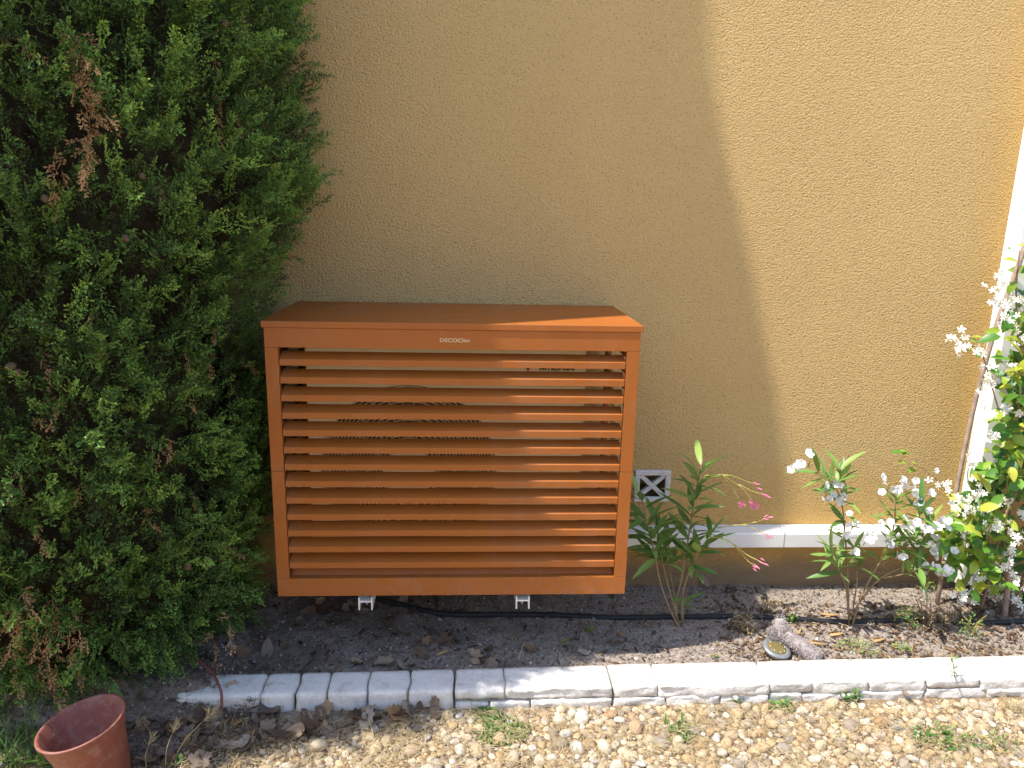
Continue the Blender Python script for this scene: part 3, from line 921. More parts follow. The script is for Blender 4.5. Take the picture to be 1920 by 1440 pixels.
JF = [flower_mesh('flower', .0132, .0040, 5, .2, .9), flower_mesh('flower', .0128, .0040, 5, .55, .9)]
BUD = npmesh('bud', *(lambda mb: (mb.v, mb.f))(MB().lathe([(.0012, 0), (.0024, .006), (.0030, .013), (.0018, .020), (.0004, .024)], 6)), True)
for v in BUD.vertices: v.co = Vector((v.co.x, v.co.z, v.co.y))

pr = random.Random(5)
def path(pix, y0, y1):
    "a stem drawn through photo pixels, its depth running from y0 at the foot to y1 at the tip"
    n = len(pix)
    return [at(px, py, y0 + (y1 - y0) * i / (n - 1)) for i, (px, py) in enumerate(pix)]
def smooth_path(p, k=4):
    out = []
    for i in range(len(p) - 1):
        a = p[max(i-1, 0)]; b = p[i]; c = p[i+1]; d = p[min(i+2, len(p)-1)]
        for j in range(k):
            t = j / k
            out.append(.5 * ((2*b) + (c - a) * t + (2*a - 5*b + 4*c - d) * t*t + (3*b - a - 3*c + d) * t**3))
    out.append(p[-1]); return out
def whorls(root, pts, start, gap, mats, meshes, size, spread=1.0, per=3, tipup=.6):
    "leaves in whorls of three along the upper part of a stem"
    d = [0]
    for a, b in zip(pts[:-1], pts[1:]): d.append(d[-1] + (b - a).length)
    s = d[-1] * start; k = 0
    while s <= d[-1]:
        i = max(j for j in range(len(d)) if d[j] <= s + 1e-9); i = min(i, len(pts) - 2)
        t = (s - d[i]) / max(1e-9, d[i+1] - d[i]); p = pts[i].lerp(pts[i+1], t)
        ax = (pts[i+1] - pts[i]).normalized()
        u = ax.orthogonal().normalized(); w = ax.cross(u)
        f = s / d[-1]
        for q in range(per):
            if pr.random() < .12: continue
            a = q * 2 * math.pi / per + k * 1.05 + pr.uniform(-.35, .35)
            out = u * math.cos(a) + w * math.sin(a)
            lift = pr.uniform(.3, .75) + (tipup if f > .9 else 0)
            dd = out * spread + ax * lift + Vector((0, 0, pr.uniform(-.25, .12)))
            put('leaf', pr.choice(meshes), mats, root, p, dd, Vector((0, 0, 1)) + out * .2, size * pr.uniform(.72, 1.12), pr.uniform(-.5, .5))
        s += gap * pr.uniform(.75, 1.25); k += 1

# ------------------------------------------------------------------ pink oleander
b0 = atz(1277, 1180, .0)
po = empty('oleander_shrub', b0); tag(po, 'young oleander with pink buds growing in the shade beside the cover', 'shrub')
YP = b0.y
stems = [([(1276, 1182), (1266, 1140), (1278, 1085), (1292, 1000), (1303, 930), (1312, 885), (1318, 862)], -.28, .0045, .42),
         ([(1276, 1182), (1255, 1140), (1236, 1085), (1228, 1040), (1214, 985), (1204, 940), (1192, 925)], -.33, .004, .50),
         ([(1272, 1165), (1252, 1095), (1240, 1045), (1232, 1010), (1238, 985)], -.27, .0035, .60),
         ([(1278, 1160), (1282, 1105), (1300, 1055), (1320, 1020), (1334, 1000)], -.36, .0038, .55),
         ([(1280, 1170), (1284, 1130), (1290, 1105)], -.34, .002, .5),
         ([(1270, 1150), (1258, 1080), (1245, 1020)], -.24, .003, .7)]
for pix, y1, r0, st in stems:
    pts = smooth_path(path(pix, YP, y1), 4)
    MB().tube(pts, [r0 * (1 - .62 * i / (len(pts) - 1)) for i in range(len(pts))], 7).build('stem', M['stemA'], po, True)
    whorls(po, pts, st, .026, M['oleaf'], OL, 1.0 if r0 > .0025 else .6)
pinkf = flower_mesh('flower', .014, .0075, 5, .5, .3)
for pix, y1 in (([(1318, 892), (1352, 890), (1375, 893), (1400, 903), (1416, 907)], -.31), ([(1352, 890), (1366, 905), (1382, 930), (1388, 942)], -.33), ([(1352, 890), (1385, 910), (1400, 925), (1411, 941)], -.34),
                ([(1385, 908), (1412, 922), (1432, 926)], -.33), ([(1330, 1006), (1362, 1012), (1382, 1028), (1402, 1052), (1418, 1060)], -.40), ([(1376, 1020), (1400, 1040), (1424, 1052)], -.41),
                ([(1345, 990), (1392, 984), (1420, 995), (1436, 1002)], -.35), ([(1392, 984), (1420, 978), (1434, 972)], -.35)):
    pts = smooth_path(path(pix, (y1 + YP) / 2, y1), 3)
    MB().tube(pts, [.0021 - .0008 * i / len(pts) for i in range(len(pts))], 5).build('flower_stalk', M['stemB'], po, True)
    for k in range(3):
        e = pts[-1] + Vector((pr.uniform(-.012, .012), pr.uniform(-.01, .01), pr.uniform(-.012, .008)))
        put('bud', BUD, M['pink'], po, e, (pts[-1] - pts[-2]).normalized() + Vector((pr.uniform(-.5, .5), -.2, pr.uniform(-.6, .3))), (0, 0, 1), pr.uniform(.7, 1.1))
for px, py in ((1410, 944), (1418, 948), (1388, 943)):
    put('flower', pinkf, M['pink'], po, at(px, py, -.345), (.4, -.8, -.3), (0, 0, 1), pr.uniform(.7, 1.1))

# ------------------------------------------------------------------ white oleander
b0 = atz(1597, 1170, .0)
wo = empty('oleander_shrub', b0); tag(wo, 'young oleander with clusters of white flowers growing in full sun', 'shrub')
YW = b0.y
stems = [([(1592, 1172), (1590, 1110), (1588, 1050), (1583, 985), (1578, 930), (1574, 875)], -.29, .0042, .55),
         ([(1598, 1175), (1612, 1125), (1640, 1070), (1664, 1030), (1676, 985), (1680, 930)], -.34, .0048, .52),
         ([(1592, 1168), (1586, 1100), (1572, 1068), (1560, 1040), (1556, 1020)], -.36, .0035, .62),
         ([(1596, 1160), (1607, 1090), (1604, 1045), (1600, 1022)], -.27, .003, .7),
         ([(1612, 1128), (1650, 1085), (1700, 1058), (1728, 1020), (1748, 975)], -.33, .0036, .50),
         ([(1640, 1070), (1690, 1030), (1720, 990), (1725, 950)], -.38, .003, .40),
         ([(1650, 1085), (1700, 1075), (1735, 1060)], -.42, .0025, .45),
         ([(1578, 935), (1560, 905), (1530, 885)], -.33, .0022, .3)]
for pix, y1, r0, st in stems:
    pts = smooth_path(path(pix, YW, y1), 4)
    MB().tube(pts, [r0 * (1 - .6 * i / (len(pts) - 1)) for i in range(len(pts))], 7).build('stem', M['stemA'], wo, True)
    whorls(wo, pts, st, .024, M['oleaf2'], OL, .80)
clusters = [(1500, 868, 5, 14), (1520, 855, 2, 6), (1552, 915, 6, 16), (1570, 930, 4, 10), (1600, 980, 6, 18), (1585, 1000, 3, 10), (1668, 905, 6, 16), (1700, 912, 6, 18), (1735, 940, 8, 20), (1716, 925, 5, 14),
            (1640, 985, 3, 10), (1700, 985, 6, 18), (1740, 985, 8, 18), (1765, 1000, 9, 22), (1665, 1025, 3, 8), (1692, 1040, 3, 6), (1745, 1060, 8, 18), (1770, 1070, 6, 12), (1760, 1030, 6, 18), (1750, 882, 1, 4), (1600, 1040, 2, 5), (1625, 1005, 3, 10)]
for px, py, n, sp in clusters:
    yy = YW - pr.uniform(.0, .10)
    c0 = at(px, py, yy)
    for k in range(n):
        p = at(px + pr.gauss(0, sp * .8), py + pr.gauss(0, sp * .6), yy + pr.uniform(-.025, .025))
        d = Vector((pr.uniform(-.8, .8), -pr.uniform(.2, 1), pr.uniform(-.3, .9)))
        put('flower', pr.choice(WF), M['wflower'], wo, p, d, (0, 0, 1), pr.uniform(.5, .85), pr.uniform(-3, 3))
    base = c0 + Vector((.01, .03, -.05))
    MB().tube([base, c0.lerp(base, .5) + Vector((.004, 0, 0)), c0], [.0018, .0014, .001], 5).build('flower_stalk', M['stemB'], wo, True)

# ------------------------------------------------------------------ jasmine on canes
jr = random.Random(21)
b0 = atz(1885, 1150, 0)
ja = empty('jasmine_climber', b0); tag(ja, 'climbing jasmine with glossy yellow-green leaves and small white star flowers', 'climber')
stem_pix = [([(1895, 1150), (1880, 1050), (1895, 950), (1900, 850), (1915, 700), (1905, 560), (1912, 470)], -.20, -.16, .006), ([(1840, 1140), (1862, 1060), (1880, 980), (1915, 900), (1950, 820)], -.28, -.22, .005),
            ([(1895, 1150), (1930, 1050), (1940, 900), (1935, 760), (1950, 600)], -.22, -.2, .006), ([(1862, 1060), (1830, 1000), (1800, 950), (1770, 915), (1745, 890), (1700, 862)], -.28, -.25, .003),
            ([(1900, 850), (1870, 760), (1850, 690), (1835, 655), (1800, 640)], -.18, -.20, .003), ([(1880, 980), (1840, 930), (1815, 900), (1820, 860)], -.24, -.22, .003), ([(1895, 1150), (1850, 1110), (1820, 1100), (1800, 1075)], -.24, -.32, .003)]
jst = []
for pix, ya, yb, r0 in stem_pix:
    pts = smooth_path(path(pix, ya, yb), 5); jst.append(pts)
    MB().tube(pts, [r0 * (1 - .6 * i / (len(pts) - 1)) for i in range(len(pts))], 6).build('stem', M['twig'], ja, True)
def jas_region(py):
    "left edge of the foliage mass in the photo at a row"
    return float(np.interp(py, [440, 520, 600, 700, 800, 860, 930, 1000, 1060, 1110, 1160], [1905, 1885, 1878, 1866, 1880, 1845, 1805, 1775, 1795, 1820, 1850]))
cnt = 0
while cnt < 285:
    py = jr.triangular(450, 1140, 1000) if cnt < 225 else jr.uniform(940, 1110); x0 = jas_region(py) - (0 if cnt < 225 else 15)
    px = x0 + abs(jr.gauss(0, 60)) if jr.random() < .8 else jr.uniform(x0, 1990)
    if px > 2010: continue
    y = -.10 - jr.random() ** .7 * .22 if cnt < 225 else -.27 - jr.random() * .08
    if cnt >= 225: px = x0 + jr.random() * 90
    p = at(px, py, y)
    if p.z < .05: continue
    d = Vector((jr.uniform(-1, .7), jr.uniform(-1, .2), jr.uniform(-.7, .6)))
    put('leaf', jr.choice(JL), M['jleaf'], ja, p, d, Vector((jr.uniform(-.5, .5), -.6, 1)), jr.uniform(.95, 1.6), jr.uniform(-.6, .6)); cnt += 1
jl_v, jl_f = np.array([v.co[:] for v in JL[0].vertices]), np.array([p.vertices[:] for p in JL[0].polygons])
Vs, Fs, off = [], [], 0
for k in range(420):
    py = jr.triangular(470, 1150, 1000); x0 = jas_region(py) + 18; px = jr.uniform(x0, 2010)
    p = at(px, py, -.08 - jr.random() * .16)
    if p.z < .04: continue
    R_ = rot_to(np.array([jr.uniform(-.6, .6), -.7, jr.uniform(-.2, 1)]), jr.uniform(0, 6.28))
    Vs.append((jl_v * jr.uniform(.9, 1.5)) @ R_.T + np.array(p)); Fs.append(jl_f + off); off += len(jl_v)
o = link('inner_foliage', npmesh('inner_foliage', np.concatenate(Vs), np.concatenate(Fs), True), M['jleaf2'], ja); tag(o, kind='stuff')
for pix in ([(1840, 660), (1835, 640), (1822, 632), (1818, 655), (1865, 655), (1690, 852), (1682, 866), (1672, 848), (1700, 868), (1715, 878), (1698, 845), (1905, 460), (1900, 470)]):
    put('leaf', JL[1], M['jleaf'], ja, at(*pix, -.22), (jr.uniform(-1, 1), -.5, jr.uniform(-.2, .5)), (0, -.5, 1), jr.uniform(.6, .95))
jcl = [(1880, 515), (1862, 545), (1870, 570), (1890, 590), (1795, 632), (1805, 650), (1830, 655), (1885, 610), (1915, 640), (1860, 690), (1900, 690), (1855, 720), (1850, 780), (1895, 770), (1840, 900), (1870, 815), (1822, 860), (1830, 930), (1800, 935), (1815, 960),
       (1845, 990), (1870, 985), (1900, 1000), (1880, 1060), (1905, 1090), (1860, 1110), (1885, 1120), (1835, 1075), (1808, 1118), (1822, 1125), (1905, 1010), (1790, 985), (1850, 950), (1760, 905), (1905, 560), (1885, 935), (1915, 960), (1915, 1130), (1895, 1035), (1810, 1000)]
k = 0
for px, py in jcl:
    y = -.22 - jr.uniform(0, .14)
    for q in range(jr.randint(6, 8)):
        p = at(px + jr.gauss(0, 10), py + jr.gauss(0, 7), y + jr.uniform(-.02, .02))
        put('flower', jr.choice(JF), M['jflower'], ja, p, (jr.uniform(-.9, .6), -jr.uniform(.1, 1), jr.uniform(-.4, .9)), (0, 0, 1), jr.uniform(.8, 1.15), jr.uniform(-3, 3)); k += 1
canes = [('slender grey-brown cane leaning across the white duct among the jasmine', [(1796, 905), (1822, 780), (1845, 690), (1875, 590), (1925, 455), (1965, 330)], -.125, .0085),
         ('short pale cane stump at the foot of the jasmine', [(1884, 1158), (1890, 1090), (1893, 1040)], -.26, .010),
         ('dark cane slanting through the right of the jasmine', [(1878, 975), (1905, 925), (1940, 870), (1990, 800)], -.17, .007)]
for lab, pix, y, r in canes:
    pts = [at(px, py, y) for px, py in pix]
    if y == -.26: pts[0] = Vector((pts[0].x, pts[0].y, -.02))
    if y == -.125:
        foot = pts[0] + (pts[0] - pts[1]).normalized() * .62
        pts = [Vector((foot.x, foot.y - .03, -.03))] + pts
    o = MB().tube(smooth_path(pts, 3), r, 8).build('garden_cane', M['cane'], None, True); tag(o, lab, 'cane', 'canes in the jasmine')

# ------------------------------------------------------------------ hoses
def lay(pix, r, z=None):
    pts = []
    for px, py in pix:
        p = atz(px, py, .01); p.z = soil_h(p.x, p.y) + r * .6 if z is None else z
        pts.append(p)
    return smooth_path(pts, 4)
o = MB().tube(lay([(560, 1105), (620, 1108), (690, 1118), (760, 1132), (830, 1148), (930, 1152), (1040, 1150), (1150, 1155), (1260, 1158), (1380, 1156), (1480, 1160), (1580, 1162), (1700, 1163), (1800, 1166), (1930, 1164), (2060, 1160)], .0105), .0105, 10).build('irrigation_pipe', M['pipe'], None, True)
tag(o, 'black irrigation pipe lying along the soil bed beneath the cover', 'pipe')
o = MB().tube([atz(-60, 1303, .02), atz(0, 1298, .022), atz(60, 1288, .02), atz(120, 1287, .0), atz(190, 1290, -.03)], .010, 10).build('irrigation_pipe', M['pipe'], None, True)
tag(o, 'black pipe end running under the cypress above the flowerpot', 'pipe')
o = MB().tube(smooth_path([at(352, 1228, -.60), at(372, 1238, -.63), at(398, 1262, -.69), at(413, 1292, -.745), at(416, 1318, -.765), at(412, 1345, -.775)], 4), .0042, 8).build('thin_tube', M['redtube'], None, True)
tag(o, 'thin red-brown tube arching over the left end of the white edging', 'tube')

# ------------------------------------------------------------------ flowerpot
pc = atz(152, 1354, .165)
POT_H, POT_R = .175, .104
pot = empty('flowerpot', (0, 0, 0)); tag(pot, 'empty terracotta plastic flowerpot tilted below the cypress', 'flowerpot')
mb = MB()
mb.lathe([(0, 0), (.070, 0), (.074, .004), (.092, POT_H - .045), (.0945, POT_H - .043), (.101, POT_H - .006), (POT_R + .003, POT_H - .003), (POT_R + .003, POT_H), (POT_R - .001, POT_H + .002), (.098, POT_H - .002), (.0915, POT_H - .042), (.089, POT_H - .046), (.071, .008), (0, .008)], 56)
pw = mb.build('pot_wall', M['pot'], None, True)
mb = MB()
vs = [(0, 0, .045)]
for k in range(1, 7):
    for j in range(24):
        a = 2 * math.pi * j / 24; r_ = .074 * k / 6
        vs.append((r_ * math.cos(a), r_ * math.sin(a), .035 + .018 * mnoise.noise(Vector((r_ * 30 * math.cos(a), r_ * 30 * math.sin(a), 4)))))
fs = [(0, 1 + j, 1 + (j + 1) % 24) for j in range(24)] + [(1 + (k-1)*24 + j, 1 + k*24 + j, 1 + k*24 + (j+1) % 24, 1 + (k-1)*24 + (j+1) % 24) for k in range(1, 6) for j in range(24)]
ps = mb.add(vs, fs).build('old_soil', M['potdirt'], None, True)
tilt = Matrix.Rotation(math.radians(-10), 4, 'Y') @ Matrix.Rotation(math.radians(3), 4, 'X')
top = tilt @ Vector((0, 0, POT_H))
pot.matrix_basis = Matrix.Translation(pc - top) @ tilt
for o in (pw, ps): o.parent = pot

# ------------------------------------------------------------------ round solar lamp and plush
lp = atz(1455, 1224, .02)
lamp = empty('solar_ground_lamp', (0, 0, 0)); tag(lamp, 'round steel solar ground lamp with amber lens leaning beside the grey plush', 'garden lamp')
parts = [MB().lathe([(0, -.012), (.040, -.012), (.047, -.006), (.0485, .002), (.047, .0055), (.034, .0075), (.032, .0065), (0, .0065)], 40).build('ring', M['lampring'], None, True),
         MB().lathe([(0, .0105), (.020, .010), (.031, .0078), (.0315, .0068), (0, .0068)], 36).build('lens', M['lens'], None, True)]
led = MB().lathe([(0, .0022), (.0016, .0016), (.0022, 0), (0, 0)], 8).mesh('led', True)
for k in range(8):
    a = 2 * math.pi * k / 8
    o = link('led', led, M['led']); o.location = (.026 * math.cos(a), .026 * math.sin(a), .0094); parts.append(o)
lamp.matrix_basis = Matrix.Translation((lp.x, lp.y, .036)) @ Matrix.Rotation(math.radians(13), 4, 'X') @ Matrix.Rotation(math.radians(8), 4, 'Y')
for o in parts: o.parent = lamp

pl = empty('plush_toy', atz(1490, 1210, .03)); tag(pl, 'matted grey plush toy lying on the soil beside the solar lamp', 'plush toy')
def fuzzy(pix_y, rads, name):
    pts = smooth_path([at(px, py, y) for px, py, y in pix_y], 5)
    R = [float(np.interp(i / (len(pts) - 1), np.linspace(0, 1, len(rads)), rads)) for i in range(len(pts))]
    n = 14
    mb = MB().tube(pts, R, n)
    mb.v = [tuple(Vector(v) + Vector((mnoise.noise(Vector(v) * 60), mnoise.noise(Vector(v) * 60 + Vector((9, 0, 0))), mnoise.noise(Vector(v) * 60 + Vector((0, 9, 0))))) * .006) for v in mb.v]
    o = mb.build('body', M['plush'], pl, True)
    P, Q = [], []
    fr = np.random.default_rng(len(name))
    me = o.data
    ctr = [Vector(p) for p in pts]
    for k in range(4200):
        i = fr.integers(len(pts) - 1); t = fr.random(); c = ctr[i].lerp(ctr[i+1], t)
        d = Vector(fr.normal(0, 1, 3)).normalized(); ax = (ctr[i+1] - ctr[i]).normalized()
        if 0 < i < len(pts) - 2: d = (d - ax * d.dot(ax)).normalized()
        p = c + d * R[i] * .95
        P.append(p); Q.append(p + (d * .6 + ax * .5 + Vector(fr.normal(0, .45, 3))).normalized() * fr.uniform(.006, .013))
    q = seg_quads(np.array(P), np.array(Q), np.full(len(P), .0009), np.random.default_rng(2).normal(0, 1, (len(P), 3)))
    link('fur', npmesh('fur', q.reshape(-1, 3), np.arange(len(P) * 4).reshape(-1, 4)), M['fur'], o)
fuzzy([(1462, 1160, -.44), (1463, 1172, -.45), (1468, 1188, -.47), (1478, 1196, -.49), (1495, 1206, -.51), (1512, 1220, -.53), (1530, 1233, -.55), (1540, 1237, -.56)], [.016, .023, .022, .019, .024, .027, .026, .016], 'a')
fuzzy([(1446, 1182, -.47), (1448, 1191, -.47), (1454, 1200, -.48)], [.008, .011, .008], 'bb')

# ------------------------------------------------------------------ pebbles
def pebble(seed, fl):
    bm = bmesh.new(); bmesh.ops.create_icosphere(bm, subdivisions=2, radius=1)
    for v in bm.verts:
        n_ = v.co.normalized()
        k = 1 + .22 * mnoise.noise(n_ * 1.1 + Vector((seed * 7.3, 0, 0))) + .10 * mnoise.noise(n_ * 2.6 + Vector((0, seed * 3.1, 0)))
        v.co = Vector((n_.x * k * 1.15, n_.y * k * .88, n_.z * k * fl))
    me = bpy.data.meshes.new('pebble'); bm.to_mesh(me); bm.free()
    for p in me.polygons: p.use_smooth = True
    return me
PEBM = [pebble(k, .5 + .07 * (k % 4)) for k in range(8)]
gr = np.random.default_rng(31)
def lit_side(x, y): return y < -.755 - max(0, (-.1 - x)) * .22     # pebbles begin a little off the edging to the left
cells = {}
spots = []
def try_add(x, y, r):
    c = (int(x // .05), int(y // .05))
    for i in (-1, 0, 1):
        for j in (-1, 0, 1):
            for (a, b, q) in cells.get((c[0] + i, c[1] + j), ()):
                if (a - x) ** 2 + (b - y) ** 2 < (.80 * (q + r)) ** 2: return False
    cells.setdefault(c, []).append((x, y, r)); spots.append((x, y, r)); return True
def dens(x, y):
    d = .5 + .5 * hnoise(x, y, 3.5, 9) + .35 * min(1, max(-.6, x - .1))
    return d
for rad, tries in ((.0225, 160), (.0175, 900), (.0135, 3000), (.0105, 7000), (.0075, 14000)):
    for _ in range(tries):
        x = gr.uniform(-1.25, 2.35); y = gr.uniform(-1.22, -.735)
        if y > KY(x, 'f') - rad * .9: continue
        if x < -.05 and not lit_side(x, y): continue
        if x < -.55 and gr.random() < .8: continue
        if rad > .01 and gr.random() > .25 + dens(x, y): continue
        try_add(x, y, rad * gr.uniform(.8, 1.15))
def in_view(x, y): 
    d = Vector((x, y, 0)) - CAM; z = d.dot(FW); px = 960 + FPX * d.dot(RT) / z; py = 720 - FPX * d.dot(UP) / z
    return -20 < px < 1940 and py < 1450
vis = sorted([s for s in spots if in_view(s[0], s[1])], key=lambda s: -s[2] / ((s[0] - CAM.x) ** 2 + (s[1] - CAM.y) ** 2) ** .5)
single = set(vis[:300])
for (x, y, r_) in vis[:300]:
    me = PEBM[gr.integers(8)]
    o = link('pebble', me, M['peb1'], ground)
    o.location = (x, y, -.02 + r_ * .42); o.scale = (r_, r_, r_); o.rotation_euler = (gr.normal(0, .25), gr.normal(0, .25), gr.uniform(0, 6.28))
V = []; nxg, nyg = 80, 16
for j in range(nyg):
    for i in range(nxg):
        x = -.9 + 3.3 * i / (nxg - 1); y = -1.25 + (KY(x, 'f') + .03 + 1.25) * j / (nyg - 1)
        V.append((x, y, -.0155 + .004 * hnoise(x, y, 14, 8)))
F = [(j*nxg+i, j*nxg+i+1, (j+1)*nxg+i+1, (j+1)*nxg+i) for j in range(nyg-1) for i in range(nxg-1)]
o = link('gap_underlay', npmesh('gap_underlay', V, F, True), M['underlay']); tag(o, kind='structure')  # dark sheet added under the pebbles so the gaps between them look shaded
base = []
for me in PEBM:
    base.append((np.array([v.co[:] for v in me.vertices]), np.array([p.vertices[:] for p in me.polygons])))
Vs, Fs, off = [], [], 0
def scatter_mesh(items):
    Vs, Fs, off = [], [], 0
    for (x, y, z, r_, sq) in items:
        v, f = base[gr.integers(8)]
        R = rot_to(np.array([gr.normal(0, .3), gr.normal(0, .3), 1]), gr.uniform(0, 6.28))
        Vs.append((v * r_ * np.array([1, 1, sq])) @ R.T + np.array([x, y, z])); Fs.append(f + off); off += len(v)
    return np.concatenate(Vs), np.concatenate(Fs)
rest = [(x, y, -.02 + r_ * .35, r_, 1) for (x, y, r_) in spots if (x, y, r_) not in single]
for _ in range(2600):                                      # small grit between
    x = gr.uniform(-1.2, 2.3); y = gr.uniform(-1.1, -.74)
    if y > KY(x, 'f') - .006: continue
    if x < -.05 and not lit_side(x, y) and gr.random() < .8: continue
    rest.append((x, y, -.018, gr.uniform(.003, .0065), 1))
V, F = scatter_mesh(rest)
o = link('gravel', npmesh('gravel', V, F, True), M['peb2'], ground); tag(o, kind='stuff')
# crumbs and little stones on the soil bed
oct_v = np.array([(1,0,0),(-1,0,0),(0,1,0),(0,-1,0),(0,0,.75),(0,0,-.75)], float); oct_f = np.array([(0,2,4),(2,1,4),(1,3,4),(3,0,4),(2,0,5),(1,2,5),(3,1,5),(0,3,5)])
Vs, Fs, off = [], [], 0
for k in range(15000):
    x = gr.uniform(-1.1, 2.4); y = gr.uniform(-.62, -.01)
    if y < KY(x, 'b') + .01: continue
    if k > 12000: x, y = gr.uniform(-.9, .1), gr.uniform(-.98, -.75)
    r_ = gr.uniform(.0018, .0055) * (1 if gr.random() < .90 else 2.0)
    z = soil_h(x, y) if k <= 12000 else -.018
    v = oct_v * r_ * gr.uniform(.6, 1.3, (6, 3))
    Vs.append(v @ rot_to(gr.normal(0, 1, 3), gr.uniform(0, 6)).T + np.array([x, y, z + r_ * .3])); Fs.append(oct_f + off); off += 6
o = link('soil_crumbs', npmesh('soil_crumbs', np.concatenate(Vs), np.concatenate(Fs)), M['crumb']); tag(o, 'loose soil crumbs and small stones on the bed', 'soil', kind='stuff')
# dark humus patch under the litter, in front of the left part of the edging
V = []; nxh, nyh = 90, 30
for j in range(nyh):
    for i in range(nxh):
        x = -1.5 + 1.62 * i / (nxh - 1); yb_ = -.70; yf_ = -.775 - max(0, -.05 - x) * .24 - .03 * hnoise(x, 0, 9, 1)
        t = j / (nyh - 1); y = yf_ + (yb_ - yf_) * t
        edge = min(1, t * 3) * min(1, (.12 - x) * 5 + .01)
        V.append((x, y, -.024 + .016 * edge + .006 * hnoise(x, y, 22) * edge))
F = [(j*nxh+i, j*nxh+i+1, (j+1)*nxh+i+1, (j+1)*nxh+i) for j in range(nyh-1) for i in range(nxh-1)]
o = link('humus', npmesh('humus', V, F, True), M['soil']); tag(o, kind='structure')

# ------------------------------------------------------------------ fallen leaves
def dry_leaf(kind, seed):
    r = random.Random(seed); n = 30; V = [(0, 0, 0)]; F = []
    for ring in (.5, 1.0):
        for j in range(n):
            a = 2 * math.pi * j / n
            if kind == 'plane':
                k = .62 + .38 * abs(math.cos(2.5 * (a - math.pi / 2))) ** .8 - .12 * abs(math.sin(7.5 * a))
                x, y = k * math.cos(a), k * math.sin(a)
            elif kind == 'oak':
                k = .85 + .15 * math.cos(9 * a); x, y = .55 * k * math.cos(a), k * math.sin(a)
            else:
                x, y = .52 * math.cos(a) * (1 - .25 * math.sin(a)), math.sin(a)
            x *= ring; y *= ring
            z = .32 * (x * x) * r.uniform(.7, 1.1) + .22 * y * y + .07 * math.sin(3 * a + seed) * ring + r.uniform(-.03, .03) * ring
            V.append((x, y, z))
    for j in range(n):
        k = (j + 1) % n
        F.append((0, 1 + j, 1 + k)); F.append((1 + j, 1 + n + j, 1 + n + k)); F.append((1 + j, 1 + n + k, 1 + k))
    return npmesh('dry_leaf', V, F, True)
DL = [dry_leaf('plane', 1), dry_leaf('plane', 2), dry_leaf('oak', 3), dry_leaf('oval', 4), dry_leaf('oval', 5), dry_leaf('oak', 6)]
lr = random.Random(77)
def drop(x, y, z, s, lab, grp, mat='dleaf', me=None):
    o = link('dry_leaf', me or lr.choice(DL), M[mat])
    o.location = (x, y, z); o.scale = (s, s, s); o.rotation_euler = (lr.gauss(0, .45), lr.gauss(0, .45), lr.uniform(0, 6.28))
    tag(o, lab, 'leaf', grp); return o
SHAPE = ['lobed', 'lobed', 'wavy-edged', 'oval', 'oval', 'wavy-edged']
def where(x, names): return names[0] if len(names) == 1 or x < names[1] else where(x, names[2:])
for k in range(62):
    x = lr.uniform(-.95, .12) if k < 52 else lr.uniform(.1, .7); y = lr.uniform(-.58, -.06); q = lr.randrange(6)
    spot = where(x, ['beside the cypress foot', -.58, 'left of the left bracket', -.29, 'between the two brackets', .23, 'right of the right bracket'])
    row = 'near the white edging' if y < -.40 else 'in mid bed' if y < -.22 else 'near the wall'
    drop(x, y, soil_h(x, y) + .010, lr.uniform(.016, .040), 'dry %s leaf on dark soil %s, %s' % (SHAPE[q], spot, row), 'dry leaves on the soil under the cover', 'dleaf', DL[q])
for k in range(84):
    x = lr.triangular(-.90, .06, -.55); y = lr.uniform(-.775 - max(0, -.05 - x) * .26, -.752); q = lr.randrange(6)
    spot = where(x, ['just right of the flowerpot', -.70, 'around the foot of the red-brown tube', -.55, 'in the middle of the leaf heap', -.30, 'at the sunny right end of the heap'])
    row = 'against the white edging' if y > -.80 else 'out from the edging'
    drop(x, y, -.004 + lr.uniform(0, .018), lr.uniform(.016, .042), 'dry %s leaf %s, %s' % (SHAPE[q], spot, row), 'dry leaves heaped before the edging', 'dleaf', DL[q])
for px, py, z, s, lab in ((1392, 1302, .012, .026, 'curled orange leaf against the sunlit front of the white edging, nearer the cover'), (1700, 1302, .012, .026, 'curled orange leaf against the sunlit front of the white edging, nearer the jasmine'),
                          (810, 1325, .01, .03, 'brown curled leaf where the shadow meets the sunlit white edging'), (1322, 1090, .03, .034, 'flat brown leaf leaning on the wall behind the pink oleander'), (455, 1225, .03, .034, 'tan lobed leaf on the soil just right of the cypress foot'),
                          (375, 1425, .01, .034, 'pale tan lobed leaf in a sun patch right of the flowerpot'), (310, 1412, .012, .04, 'large rust-orange crumpled leaf beside the flowerpot'), (275, 1425, .012, .036, 'rust-orange leaf touching the right side of the flowerpot')):
    p = atz(px, py, z)
    o = drop(p.x, p.y, p.z, s, lab, None, 'oleafdry' if 'orange' in lab else 'dleaf')

